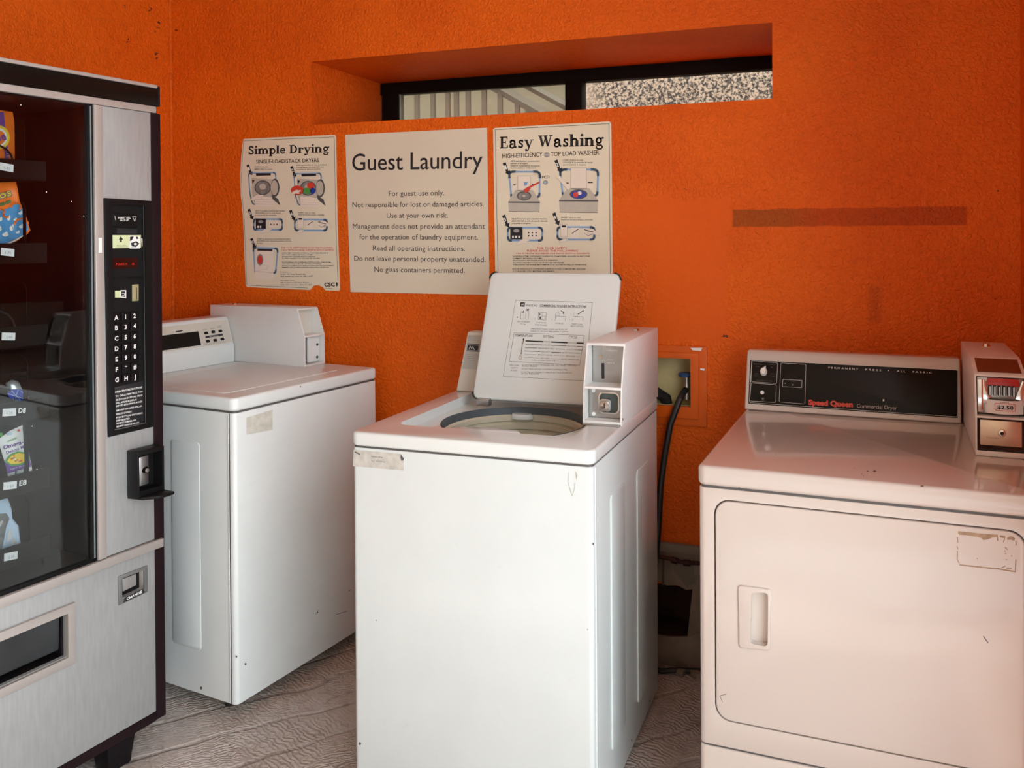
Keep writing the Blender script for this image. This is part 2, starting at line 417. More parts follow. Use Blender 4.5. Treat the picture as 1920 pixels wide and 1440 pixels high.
# ---- slab-serif display lettering
def _arc(cx, cy, rx, ry, a0, a1, n=12):
    return [(cx+rx*math.cos(math.radians(a0+(a1-a0)*i/n)), cy+ry*math.sin(math.radians(a0+(a1-a0)*i/n))) for i in range(n+1)]
ST = .185; TH = .06
def _stem(x, y0, y1, sb=True, stp=True, left_top=False):
    r = [('r', x-ST/2, y0, x+ST/2, y1)]
    if sb: r.append(('r', x-ST/2-.05, y0, x+ST/2+.05, y0+TH))
    if stp: r.append(('r', x-ST/2-.06, y1-TH, x+(ST/2 if left_top else ST/2+.05), y1))
    return r
XH = .50
SLAB = {
 'S': (.56, [('p', [(.44, .56), (.38, .66), (.27, .69), (.15, .66), (.11, .56), (.16, .46), (.28, .39), (.41, .31), (.46, .2), (.41, .08), (.28, .04), (.15, .08), (.09, .19)], .12), ('r', .43, .5, .48, .73), ('r', .05, 0, .10, .23)]),
 'D': (.74, [('r', .08, 0, .24, .73), ('r', 0, 0, .3, TH), ('r', 0, .73-TH, .3, .73), ('p', [(.24, .03)] + _arc(.32, .365, .26, .335, -90, 90) + [(.24, .70)], .08), ('p', _arc(.38, .365, .22, .26, -70, 70), .13)]),
 'E': (.62, [('r', .08, 0, .24, .73), ('r', 0, 0, .55, TH+.01), ('r', 0, .72-TH, .53, .73), ('r', .2, .34, .42, .40), ('r', .50, 0, .56, .2), ('r', .48, .54, .53, .73), ('r', .38, .28, .43, .46)]),
 'W': (1.0, [('p', [(.14, .71), (.32, .06)], .15), ('p', [(.32, .06), (.48, .60)], .06), ('p', [(.46, .71), (.66, .06)], .15), ('p', [(.66, .06), (.84, .71)], .06), ('r', 0, .73-TH, .28, .73), ('r', .36, .73-TH, .62, .73), ('r', .72, .73-TH, .96, .73)]),
 'i': (.30, _stem(.15, 0, XH, left_top=True) + [('d', .15, .67, .09)]),
 'm': (.98, _stem(.15, 0, XH, left_top=True) + _stem(.48, 0, .36, stp=False) + _stem(.81, 0, .36, stp=False) + [('p', _arc(.34, .34, .14, .12, 160, 10), .1), ('p', _arc(.67, .34, .14, .12, 160, 10), .1)]),
 'n': (.66, _stem(.15, 0, XH, left_top=True) + _stem(.49, 0, .36, stp=False) + [('p', _arc(.34, .34, .15, .12, 160, 10), .1)]),
 'h': (.66, _stem(.15, 0, .75, left_top=True) + _stem(.49, 0, .36, stp=False) + [('p', _arc(.34, .34, .15, .12, 160, 10), .1)]),
 'p': (.62, _stem(.15, -.22, XH, left_top=True) + [('p', _arc(.32, .25, .19, .22, 150, -150), .11)]),
 'l': (.31, _stem(.15, 0, .75, left_top=True)),
 'e': (.54, [('p', [(.12, .26), (.44, .26)] + _arc(.27, .27, .18, .19, 0, 180) + _arc(.29, .23, .2, .19, 180, 318), .1)]),
 'r': (.48, _stem(.15, 0, XH, left_top=True) + [('p', _arc(.32, .32, .14, .13, 170, 70), .08), ('d', .39, .40, .085)]),
 'y': (.62, [('p', [(.13, .46), (.33, .04)], .15), ('p', [(.33, .04), (.50, .46)], .06), ('p', [(.34, .06), (.26, -.14), (.14, -.17)], .07), ('d', .13, -.13, .075), ('r', .01, XH-TH, .27, XH), ('r', .38, XH-TH, .62, XH)]),
 'g': (.60, [('p', _arc(.26, .32, .15, .15, 0, 360, 18), .11), ('p', [(.14, .14), (.16, .05), (.40, .04), (.49, -.05), (.42, -.17), (.22, -.19), (.10, -.12), (.14, -.03)], .09), ('p', [(.36, .43), (.5, .47)], .09), ('d', .52, .46, .06)]),
 'a': (.58, [('p', [(.12, .36)] + _arc(.25, .35, .15, .12, 150, 20) + [(.40, .10), (.52, .04)], .12), ('p', _arc(.23, .14, .14, .12, 60, 330), .1), ('d', .13, .36, .075)]),
 's': (.46, [('p', [(.36, .38), (.30, .45), (.18, .45), (.12, .37), (.2, .29), (.32, .21), (.35, .12), (.28, .05), (.16, .05), (.09, .14)], .1), ('r', .35, .33, .395, XH), ('r', .05, 0, .095, .16)]),
 ' ': (.30, [])}
def slab(pr, t, p0, p1, h, m):
    W = sum(SLAB[c][0] for c in t); a = Vector(p0); b = Vector(p1); d = b-a; k = d.length/W; d.normalize(); up = Vector((-d.y, d.x)); sy = h/.73
    x = 0
    T = lambda X, Y: tuple(a+d*(x+X)*k+up*Y*sy)
    for c in t:
        for e in SLAB[c][1]:
            if e[0] == 'r': pr.poly([T(e[1], e[2]), T(e[3], e[2]), T(e[3], e[4]), T(e[1], e[4])], m)
            elif e[0] == 'd': pr.poly([T(e[1]+e[3]*math.cos(2*PI*i/14), e[2]+e[3]*math.sin(2*PI*i/14)) for i in range(14)], m)
            else:
                P = e[1]; w2 = e[2]/2
                for i in range(len(P)-1):
                    q0, q1 = Vector(P[i]), Vector(P[i+1]); tt = q1-q0
                    if tt.length < 1e-6: continue
                    tt.normalize(); kk = Vector((-tt.y, tt.x))*w2
                    pr.poly([T(*(q0-kk)), T(*(q1-kk)), T(*(q1+kk)), T(*(q0+kk))], m)
                    if i: pr.poly([T(q0.x+w2*math.cos(2*PI*j/10), q0.y+w2*math.sin(2*PI*j/10)) for j in range(10)], m)
        x += SLAB[c][0]

I4 = Matrix.Identity(4)
def frame(x, y, r): return Matrix.Translation((x, y, 0)) @ Matrix.Rotation(r, 4, 'Z')
WP = Plane(I4, (0, 0, 0), (1, 0, 0), (0, 0, 1))          # back wall face

# ================================================================== THE ROOM
XL, XR, YF, ZC = -2.62, .44, -3.0, 2.5
RX0, RX1, RZ0, RZ1, RD = -1.954, -.253, 1.834, 2.073, .519
UX0, UX1, UZ0, UZ1 = -.70, -.513, .852, 1.008
back = MB().box(XL-.2, XR+.2, 0, .62, -.05, ZC)
cuts = [MB().box(RX0, RX1, -.1, .8, RZ0, RZ1), MB().box(UX0-.01, UX1+.01, -.1, .09, UZ0-.01, UZ1+.01), MB().box(-.68, -.40, -.1, .16, .085, .262)]
wall_back = struct(back.build('wall_back', M_WALL, cuts=cuts))
wall_left = struct(MB().box(XL-.2, XL, YF, 0, -.05, ZC).build('wall_left', M_WALL2))
wall_right = struct(MB().box(XR, XR+.2, -1.3, 0, -.05, ZC).build('wall_right', M_WALL2))
struct(MB().box(XL-.2, .64, YF, .62, ZC, ZC+.15).build('ceiling', M_CEIL))
struct(MB().box(XL-.2, 1.0, YF, .0, -.1, 0).build('floor', M_FLOOR))
struct(MB().box(XL-.2, .64, YF-.15, YF, 2.38, ZC+.15).build('trim_1', M_WALL2))
struct(MB().box(-9, 1.6, -5.6, -5.3, -.1, 6).build('wall_light_block', mat('light_block_paint', (.30, .22, .16), .8, var=.1)))  # unseen wall, added to hold back light from straight ahead
struct(MB().box(-3.1, XL-.2, -5.3, YF, -.1, 3.0).build('wall_light_block_left', mat('light_block_left_paint', (.45, .30, .20), .8, var=.1)))  # unseen side wall, added to cut light from the front left
# the raised corner bead of paint where the side walls meet the back wall
g_ = MB(); g_.tube([(XL+.004, -.004, .0), (XL+.004, -.004, 1.2), (XL+.002, -.004, ZC)], .006, 6)
struct(g_.build('trim_2', M_WALL2))
# marks on the paint
sp_ = Print(WP, .0008)
for u, v, k in [(1285, 355, 2.2), (1360, 630, 4), (1451, 415, 2.2), (1642, 408, 2), (1869, 358, 3), (1868, 560, 3), (1644, 578, 2.2), (310, 68, 0), (1820, 330, 1.5), (1612, 300, 1.5), (333, 58, 3.5), (322, 52, 2), (322, 128, 2.5)]:
    for j in range(3):
        sp_.pdisc((u+random.uniform(-k, k), v+random.uniform(-k, k)*.6), max(.6, k*.4*random.uniform(.6, 1.4)), M_DIRTR, n=7)
sp_.ppoly([(1352, 631), (1362, 628), (1366, 629), (1358, 632)], M_DIRT)
o = sp_.build('dirt_speck', parent=wall_back); o['kind'] = 'stuff'
LP = Plane(I4, (XL, 0, 0), (0, 1, 0), (0, 0, 1))
sp_ = Print(LP, .0008)
for u, v, k in [(234, 12, 3), (281, 17, 4), (297, 40, 4), (296, 50, 3), (239, 76, 3.5), (294, 99, 4.5), (294, 109, 3), (291, 60, 2)]:
    for j in range(5):
        sp_.pdisc((u+random.uniform(-k, k)*.6, v+random.uniform(-k, k)), k*.35*random.uniform(.6, 1.3), M_DIRTR, n=7)
o = sp_.build('dirt_speck', parent=wall_left); o['kind'] = 'stuff'

# ---- lower wall: ledge, bare board and cavity
bb = MB()
bb.prism(WP, [(-.95, .30), (-.62, .272), (-.595, .262), (-.56, .268), (-.53, .256), (-.505, .262), (-.45, .25), (XR, .26), (XR, .385), (-.95, .385)], 0, .012)
bb.prism(WP, [(-.95, .09), (-.58, .095), (-.52, .105), (-.50, .12), (-.45, .105), (XR, .11), (XR, 0), (-.95, 0)], 0, .012)
bb.prism(WP, [(-.53, .09), (-.51, .27), (XR, .27), (XR, .09)], 0, .010)
bb.prism(WP, [(-.95, .08), (-.95, .31), (-.67, .31), (-.685, .2), (-.67, .08)], 0, .010)
b0 = struct(bb.build('baseboard_back', M_LOWER, bevel=.002))
MB().box(-.95, XR, -.022, 0, .376, .404).build('ledge', mat('ledge_grey', (.22, .18, .145), .8, var=.15), b0, bevel=.004)
sp_ = Print(WP, .0125); sp_.ppoly([(1262, 1048), (1300, 1050), (1304, 1090), (1290, 1098), (1278, 1085), (1266, 1070)], mat('damp_patch', (.20, .17, .14), .8, var=.1))
sp_.ppoly([(1243, 1038), (1247, 1040), (1247, 1096), (1242, 1094)], mat('stain', (.12, .09, .07), .8, var=.1))
sp_.build('stain', parent=b0)
cav = MB().box(-.682, -.398, .004, .159, .083, .264).build('cavity_shade', M_DKRED, wall_back, cuts=[MB().box(-.679, -.401, -.1, .156, .086, .261)])  # dark lining added to put the cavity's deep shade into colour
# ================================================================== WINDOW
win = thing('window_1', 'dark framed sliding window', 'window'); win['kind'] = 'structure'; del win['category']
y0, y1 = .50, .55
f_ = MB().box(RX0-.02, RX1, y0, y1, 2.022, RZ1)
f_.box(RX0+.01, -1.865, y0-.005, y1, RZ0, 2.03)
f_.build('window_frame', M_WINF, win, bevel=.003)
MB().box(RX0, RX1, y0-.02, y1, RZ0, RZ0+.02).build('window_track', M_WINF, win, bevel=.002)
MB().box(-1.105, -1.035, y0-.012, y1, RZ0, 2.03).build('mullion', M_WINF, win, bevel=.003)
MB().box(-1.865, -1.105, .523, .527, RZ0, 2.022).build('pane', M_WGLASS, win)
MB().box(-1.868, -1.862, .505, .52, RZ0+.02, 2.022).build('pane_edge', M_STEEL, win)
# outside: stair rail, plaster wall, mouldy parapet
struct(MB().box(-6, 4, 2.6, 2.75, -.1, 3.4).build('wall_outside', M_EXT))
struct(MB().box(-8, 6, .62, 2.6, -.1, 0).build('ground_outside', M_GROUND))
struct(MB().box(-10, 12, -14, YF, -.12, -.02).build('forecourt', M_GROUND))
struct(MB().box(1.0, 12, YF, .62, -.12, -.02).build('side_court', M_GROUND))
pw = MB().box(-1.36, 1.5, 1.35, 1.5, 0, 2.24).build('parapet', M_MOLD)
tag(pw, 'pale stucco parapet speckled with black mould, outside the right window pane', 'wall')
rl = thing('stair_railing', 'brown metal stair railing seen through the left window pane', 'railing', Matrix.Translation((0, 0, 0)))
RPn = Plane(I4, (0, 1.6, 0), (1, 0, 0), (0, 0, 1))
bars = [782, 812, 840, 856, 878, 908, 938, 970, 990]
for k, u in enumerate(bars):
    x = RPn.px(u, 200)[0]; ztop = 2.35 if u < 925 else max(2.1, RPn.px(u, 160+(u-930)*.62)[1])
    MB().box(x-.013, x+.013, 1.59, 1.61, .0, ztop).build('baluster', M_EXTR, rl)
a = RPn.px(925, 160); b = RPn.px(1075, 245); c = RPn.px(985, 158); d = RPn.px(1115, 228)
for (p, q, r_) in ((a, b, .03), (c, d, .022)):
    ex = ((p[0]-(q[0]-p[0])*.6), p[1]-(q[1]-p[1])*.6)
    MB().tube([(ex[0], 1.6, ex[1]), (q[0], 1.6, q[1])], r_, 4).build('handrail', M_EXTR, rl)

# ================================================================== UTILITY BOX, HOSES
ub = thing('valve_box', 'recessed orange painted washer valve box in wall behind the open washer', 'valve box', Matrix.Translation((0, 0, 0)))
fr = MB().prism(WP, [(-.775, .789), (-.461, .789), (-.461, 1.049), (-.775, 1.049)], 0, .008)
fr.prism(WP, [(-.745, .813), (-.487, .813), (-.487, 1.027), (-.745, 1.027)], .008, .014)
fr.build('frame', M_UFRAME, ub, bevel=.003, cuts=[MB().box(UX0, UX1, -.1, .05, UZ0, UZ1)])
q = MB().box(UX0-.008, UX1+.008, .01, .088, UZ0-.008, UZ1+.008)
q.build('liner', M_BOXIN, ub, cuts=[MB().box(UX0, UX1, -.1, .08, UZ0, UZ1)])
Print(WP, .0146).ppoly([(1296, 651), (1318, 651), (1316, 657), (1300, 656)], M_TAG).ppoly([(1315, 689), (1323, 690), (1322, 694), (1314, 692)], M_TAG).build('paint_chip', parent=ub)
vb = MB(); vb.lathe([(.0, 0), (.011, 0), (.011, .05), (.008, .055), (.008, .075), (0, .075)], (-.535, .035, .868), 12)
vb.build('valve_body', M_STEEL, ub)
vh = MB(); vh.lathe([(0, 0), (.024, .002), (.026, .008), (.02, .014), (0, .014)], (-.537, .032, .942), 10); vh.build('valve_handle', M_VBLUE, ub, label='blue valve handle')
WF = frame(-1.2203, -.8911, .0042)
hs = MB().tube([(-.537, .03, .90), (-.541, .0, .893), (-.545, -.03, .878), (-.556, -.045, .845), (-.572, -.05, .80), (-.590, -.055, .70), (-.603, -.06, .60), (-.612, -.06, .45), (-.63, -.08, .25), (-.66, -.1, .12)], .0105, 10).build('water_hose', M_RUB)
tag(hs, 'black rubber water hose hanging from the valve box beside the open washer', 'hose')
hs = MB().tube([(-.60, .03, .80), (-.600, .035, .84), (-.605, .03, .868), (-.625, .015, .885), (-.65, -.01, .875), (-.665, -.03, .83), (-.68, -.05, .72), (-.68, -.07, .5), (-.68, -.08, .3)], .02, 10).build('drain_hose', M_RUB)
tag(hs, 'thick black drain hose bent over the lip of the valve box', 'hose')
hs = MB().tube([(-.80, -.03, .012), (-.66, -.06, .012), (-.60, -.075, .012), (-.55, -.05, .012), (-.48, -.035, .012), (-.30, -.02, .012)], .009, 8).build('floor_cable', M_RUB)
tag(hs, 'thin black cable lying on floor along the wall between washer and dryer', 'cable')
hs = MB().tube([(-.68, -.028, .361), (-.60, -.03, .361), (-.566, -.03, .358), (-.55, -.03, .353), (-.53, -.03, .352), (-.50, -.03, .355), (-.40, -.03, .36)], .007, 8)
hs.tube([(-.575, -.03, .357), (-.555, -.03, .353)], .011, 8); hs.tube([(-.535, -.03, .352), (-.515, -.03, .353)], .011, 8)
hs = tag(hs.build('gas_pipe', M_DKRED), 'thin dark pipe with joints running under the grey wall ledge', 'pipe')
db = MB()
for k in range(9):
    x, y_, sz = -.60+random.uniform(-.03, .12), -.035+random.uniform(-.03, .012), random.uniform(.008, .02)
    M_ = Matrix.Translation((x, y_, sz*.5)) @ Matrix.Rotation(random.uniform(0, 3), 4, 'Z')
    db.box(-sz, sz, -sz*.6, sz*.6, -sz*.5, sz*.5, M_)
db = db.build('rubble', M_LOWER, bevel=.002); db['kind'] = 'stuff'; tag(db, 'small crumbs of plaster on the floor below the broken wall board', 'rubble')

# ================================================================== SIGNS
def sign_board(name, label, pts, m, th=.003, group='notices on the back wall'):
    t = thing(name, label, 'sign', Matrix.Translation((0, 0, 0)), group)
    b_ = MB().prism(WP, pts, .0005, th).build('board', m, t)
    return t
def P6(X, Y): return (640+X/4.362, 230+Y/4.362)
gs = sign_board('notice_sign', 'plain beige guest laundry notice between the two illustrated posters', WP.pxs([P6(35, 100), P6(1193, 42), P6(1215, 1408), P6(78, 1385)]), M_SIGN)
pr = Print(WP, .0034)
pr.ptext('Guest Laundry', P6(92, 392), P6(1158, 372), 33, M_INK, res=4, bold=.004)
for s, x0, x1, yl, yr in [('For guest use only.', 392, 845, 600, 595), ('Not responsible for lost or damaged articles.', 95, 1168, 692, 685), ('Use at your own risk.', 375, 875, 780, 778), ('Management does not provide an attendant', 98, 1178, 868, 868), ('for the operation of laundry equipment.', 152, 1122, 955, 958), ('Read all operating instructions.', 262, 1015, 1045, 1050), ('Do not leave personal property unattended.', 110, 1182, 1130, 1140), ('No glass containers permitted.', 275, 1012, 1220, 1230)]:
    pr.ptext(s, P6(x0, yl), P6(x1, yr), 10.2, M_INK, res=2)
pr.build('lettering', parent=gs, label='black lettering')

def arrow(pr, x, y, num, s=1.0):
    """black slanting step arrow with a white numeral; x,y = top left in photo pixels"""
    q = [(0, 3), (7, 0), (13, 20), (17, 18), (15, 29), (6, 24), (8, 22)]
    pr.ppoly([(x+a*s, y+b*s) for a, b in q], M_INK)
    d = pr.d; pr.d += .0003; pr.ptext(num, (x+5*s, y+17*s), (x+10*s, y+15*s), 9*s, M_WHITE, bold=.02); pr.d = d
def small(pr, x0, x1, y, t, h=2.6, m=None, dy=0): pr.ptext(t, (x0, y), (x1, y+dy), h, m or M_INK, bold=.01, res=1)
def frameline(pr, q, w, m): pr.line(q, w, m, close=True)
def bluebox(pr, pts, w=.006):
    q = rrq(pr.pl.pxs(pts), .012); pr.line(q, w, M_LBLUE, True); d = pr.d; pr.d += .0002; pr.line(q, w*.35, M_BLUE, True); pr.d = d
def hand(pr, x, y, s=1, flip=1):
    q = [(0, 0), (5, -3), (9, -1), (14, -2), (15, 1), (10, 3), (13, 6), (8, 7), (3, 6), (-4, 9), (-9, 9), (-7, 4)]
    P = [(x+a*s*flip, y+b*s) for a, b in q]; pr.ppoly(P, M_SKIN); d = pr.d; pr.d += .0002; pr.pline(P, .0008, M_BEIGE, True); pr.d = d

def P5(X, Y): return (440+X/4.5, 240+Y/4.5)
edge = [P5(85, 92), P5(845, 58), P5(857, 70), P5(862, 400), P5(868, 760), P5(880, 1100), P5(890, 1360), P5(880, 1372), P5(770, 1370), P5(750, 1345), P5(710, 1325), P5(670, 1330), P5(655, 1350), P5(640, 1367), P5(110, 1342), P5(98, 1330), P5(85, 1050), P5(75, 760), P5(55, 560), P5(52, 380), P5(62, 200), P5(75, 102)]
ds = sign_board('dryer_poster', 'curled illustrated drying instructions poster with a torn bottom edge', WP.pxs(edge), M_POST)
pr = Print(WP, .0034)
pr.pline([P5(82, 110), P5(845, 76), P5(850, 400), P5(858, 800), P5(875, 1290)], .0014, M_INK)
pr.pline([P5(82, 110), P5(70, 220), P5(62, 420), P5(66, 560), P5(85, 760), P5(95, 1050), P5(108, 1325), P5(620, 1350)], .0014, M_INK)
slab(pr, 'Simple Drying', pr.pl.px(*P5(118, 224)), pr.pl.px(*P5(806, 206)), .0315, M_INK)
pr.ptext('SINGLE-LOAD/STACK DRYERS', P5(185, 300), P5(716, 288), 7.2, M_INK, bold=.012)
def dryer_pic(x, y, cloth):
    bluebox(pr, [(x, y), (x+51, y-1), (x+52, y+28), (x+36, y+58), (x+8, y+58), (x+3, y+40)])
    pr.d = .0040
    pr.ppoly([(x+6, y+9), (x+55, y+12), (x+55, y+16), (x+48, y+58), (x+13, y+60), (x+7, y+40)], M_BEIGE)
    pr.d = .0043; pr.ppoly([(x+12, y+42), (x+49, y+46), (x+48, y+62), (x+13, y+62)], M_SKIN)
    for k in range(3): pr.pline([(x+14, y+49+k*4), (x+47, y+50+k*4)], .0006, M_INKG)
    pr.ppoly([(x+14, y), (x+42, y), (x+42, y+4), (x+15, y+5)], M_INK)
    pr.ppoly([(x+7, y+12), (x+12, y+13), (x+8, y+20)], M_INK)
    pr.pdisc((x+27, y+27), 15.5, M_INKG, 14); pr.d = .0046; pr.pdisc((x+27, y+27), 13.5, M_DRUM, 12.2)
    pr.d = .0048
    pr.pdisc((x+27, y+25), 6.5, M_BEIGE, 6)
    pr.pdisc((x+50, y+27), 8.5, M_INKG, 17); pr.d = .0051; pr.pdisc((x+49, y+27), 7, M_BEIGE, 14)
    pr.ppoly([(x+43, y+40), (x+56, y+48), (x+60, y+60), (x+46, y+49)], M_INKG)
    if cloth:
        pr.d = .0054
        for (cx, cy, rx, ry, m_) in ((x+7, y+31, 12, 9, M_REDI), (x+25, y+32, 8, 6, M_GREEN), (x+32, y+22, 7, 6, M_REDI), (x+36, y+32, 5, 6, M_DBLUE)): pr.pdisc((cx, cy), rx, m_, ry)
        pr.d = .0057; hand(pr, x+2, y+32, .8, 1)
    else: pr.d = .0057; hand(pr, x+14, y+42, 1, 1)
    pr.d = .0037
pr.d = .0037
for (ax, ay, n_) in ((463, 308, '1'), (545, 311, '2'), (465, 391, '3'), (543, 393, '4'), (470, 446, '5')): arrow(pr, ax, ay, n_, .72)
dryer_pic(467, 325, False); dryer_pic(552, 326, True)
small(pr, 478, 505, 314, 'CLEAN the lint filter.'); small(pr, 478, 512, 318.5, 'LIMPIE el filtro de pelusa.')
for k, t_ in enumerate(['LOAD washed clothes and close door securely', 'COLOQUE las prendas lavadas dentro de la', 'secadora y cierre la puerta.']): small(pr, 557, 614-k*6, 311+k*4, t_, dy=-1)
for k, t_ in enumerate(['SELECT operation cycle and start machine.', 'SELECCIONE el ciclo de secado deseado', 'y encienda la maquina.']): small(pr, 480, 536-k*8, 396.5+k*4, t_)
small(pr, 560, 592, 400, 'INSERT card or coins'); small(pr, 560, 609, 404, 'INTRODUZCA la tarjeta o monedas')
def panel_pic(x, y, k=1.0, n6=False):
    bluebox(pr, [(x, y), (x+56*k, y), (x+56*k, y+21*k), (x, y+21*k)], .008)
    pr.d = .0040; pr.ppoly([(x+4*k, y-1), (x+24*k, y-1), (x+24*k, y+19*k), (x+4*k, y+19*k)], M_INK)
    pr.ppoly([(x+30*k, y+4*k), (x+50*k, y+4*k), (x+50*k, y+16*k), (x+30*k, y+16*k)], M_SKIN)
    pr.d = .0043
    pr.pdisc((x+14*k, y+5*k), 5*k, M_GREYP, 3*k)
    for i in range(3):
        if n6 or i < 2: pr.ppoly([(x+(7+i*5)*k, y+13*k), (x+(10+i*5)*k, y+13*k), (x+(10+i*5)*k, y+17*k), (x+(7+i*5)*k, y+17*k)], M_WHITE)
        pr.pdisc((x+(34+i*6)*k, y+(8 if n6 else 10)*k), 1.3*k, M_INK, n=8)
        if n6: pr.pdisc((x+(34+i*6)*k, y+13*k), 1.3*k, M_INK, n=8)
    pr.d = .0046; hand(pr, x+22*k, y+20*k, .9*k); pr.d = .0037
def coin_pic(x, y, k=1.0):
    bluebox(pr, [(x, y), (x+60*k, y), (x+60*k, y+20*k), (x, y+20*k)], .008)
    pr.d = .0040; pr.ppoly([(x+5*k, y-5*k), (x+16*k, y-5*k), (x+16*k, y+16*k), (x+5*k, y+16*k)], M_SKIN)
    pr.ppoly([(x+22*k, y+1), (x+36*k, y+1), (x+33*k, y+18*k), (x+22*k, y+18*k)], M_SKIN)
    pr.ppoly([(x+42*k, y+2), (x+60*k, y+4), (x+52*k, y+19*k), (x+42*k, y+12*k)], M_SKIN)
    pr.d = .0043; pr.ppoly([(x+7*k, y-3*k), (x+14*k, y-3*k), (x+14*k, y), (x+7*k, y)], M_INK)
    pr.pline([(x+24*k, y+10*k), (x+34*k, y+3*k)], .0025, M_INK); pr.pline([(x+44*k, y+4*k), (x+58*k, y+8*k)], .003, M_INKG)
    pr.pline([(x+44*k, y+10*k), (x+50*k, y+14*k), (x+58*k, y+11*k)], .0015, M_INKG)
    pr.pline([(x+5*k, y-5*k), (x+16*k, y-5*k), (x+16*k, y+16*k), (x+5*k, y+16*k)], .0006, M_INKG, True)
    hand(pr, x+8*k, y+20*k, .6*k); hand(pr, x+60*k, y+5*k, .9*k, -1); pr.d = .0037
panel_pic(477, 411, .95); coin_pic(554, 412, 1.0)
for k, t_ in enumerate(['START by closing door and pushing start button', 'ENCIENDA cierre la puerta y presione el boton', 'de inicio']): small(pr, 483, [546, 547, 494][k], 449+k*4, t_)
bluebox(pr, [(476, 464), (522, 466), (518, 512), (480, 512)], .008)
pr.d = .0040; pr.ppoly([(481, 470), (514, 470), (514, 525), (479, 523)], M_SKIN); pr.d = .0043
pr.ppoly([(484, 466), (512, 467), (512, 471), (484, 470)], M_INK); pr.pline([(478, 508), (516, 512)], .0007, M_INKG); pr.pdisc((489, 487), 6, M_DRUM, 11); pr.d = .0046; pr.pdisc((489, 487), 4, M_REDI, 8); hand(pr, 492, 499, .9); pr.d = .0037
for i in range(3): pr.pline([(481, 516+i*3), (513, 518+i*3)], .0006, M_INKG)
small(pr, 529, 625, 466, 'FOR YOUR SAFETY PLEASE AVOID THE FOLLOWING', 3.0, M_REDI); small(pr, 529, 627, 470, 'POR SU PROPIA SEGURIDAD, POR FAVOR EVITE LO SIGUIENTE', 2.6, M_REDI)
for k, (t_, x1) in enumerate([('DRYING ITEMS CONTAINING COOKING OIL, FOAM RUBBER, GASOLINE OR', 617), ('ANY OTHER FLAMMABLE MATERIALS OR FUMES.', 588), ('REACHING INTO THE DRYER WHILE IT IS OPERATING.', 593), ('ALLOWING CHILDREN TO PLAY ON OR AROUND THE DRYER.', 601), ('', 0), ('INCLUIR PRENDAS QUE CONTENGAN ACEITE DE COCINA, GOMA ESPUMA,', 622), ('GASOLINA O CUALQUIER OTRO MATERIAL INFLAMABLE', 603), ('INTRODUCIR LAS MANOS EN LA SECADORA CUANDO ESTA EN FUNCIONAMIENTO', 628), ('PERMITIR QUE LOS NINOS JUEGUEN CERCA DE LA SECADORA', 618)]):
    if t_: small(pr, 530, x1, 475.5+k*3.4, t_, 2.2)
for k, (t_, x1) in enumerate([('For service,', 541), ('use the CSC Service Request App', 574), ('visit www.csc.com or call 1-877', 588), ('', 0), ('Para solicitar servicio', 554), ('utilice la aplicacion CSC Service Request', 580), ('visite www.csc.com o llame al 1-877', 586)]):
    if t_: small(pr, 527, x1, 511+k*4, t_, 2.5)
pr.ptext('CSC', (609, 537), (629, 536.5), 7, M_INK, bold=.04); pr.pdisc((632.5, 533), 1.6, M_INK, 4); small(pr, 611, 624, 541.5, 'ServiceWorks', 2)
pr.build('print', parent=ds, label='printed drawings and text')

def P7(X, Y): return (910+X/4.8, 220+Y/4.8)
b0_, b1_ = WP.px(929, 510), WP.px(1148, 510)
ws = sign_board('washer_poster', 'illustrated washing instructions poster above the open washer lid', WP.pxs([P7(90, 96), P7(1115, 38), P7(1135, 50), P7(1148, 1380)]) + [(-.777, 1.21), (-.79, 1.203), (-1.19, 1.203), (-1.202, 1.21)] + WP.pxs([P7(92, 1385), P7(72, 110)]), M_POST)
pr = Print(WP, .0034)
q = WP.pxs([P7(92, 112), P7(1115, 58), P7(1128, 1385)]); pr.line(q + [(-.784, 1.215), (-1.195, 1.215)] + WP.pxs([P7(118, 1385)]), .0016, M_INK, True)
slab(pr, 'Easy Washing', pr.pl.px(*P7(132, 282)), pr.pl.px(*P7(1072, 256)), .041, M_INK)
pr.ptext('HIGH-EFFICIENCY', P7(157, 368), P7(518, 353), 8.4, M_INK, bold=.012); pr.ptext('TOP LOAD WASHER', P7(592, 350), P7(1028, 335), 8.4, M_INK, bold=.012)
pr.pdisc(P7(555, 337), 5.6, M_GREYP, 4.6); pr.d = .0037; pr.ptext('he', P7(533, 345), P7(575, 343), 4, M_POST)
for (ax, ay, n_) in ((943, 304, '1'), (1040, 299, '2'), (942, 402, '3'), (1036, 398, '4')): arrow(pr, ax, ay, n_, .85)
for k, (t_, x1) in enumerate([('ADD manufacturer recommended', 1012), ('amount of detergent', 990), ('ANADA la cantidad de detergente', 1013), ('recomendada por el fabricante.', 1007)]): small(pr, 958, x1, 303.5+k*4.3, t_, 3)
for k, (t_, x1) in enumerate([('LOAD clothes loosely', 1094), ('COLOQUE las prendas de modo', 1112), ('que no saturen la maquina.', 1100)]): small(pr, 1056, x1, 301.5+k*4.4, t_, 3)
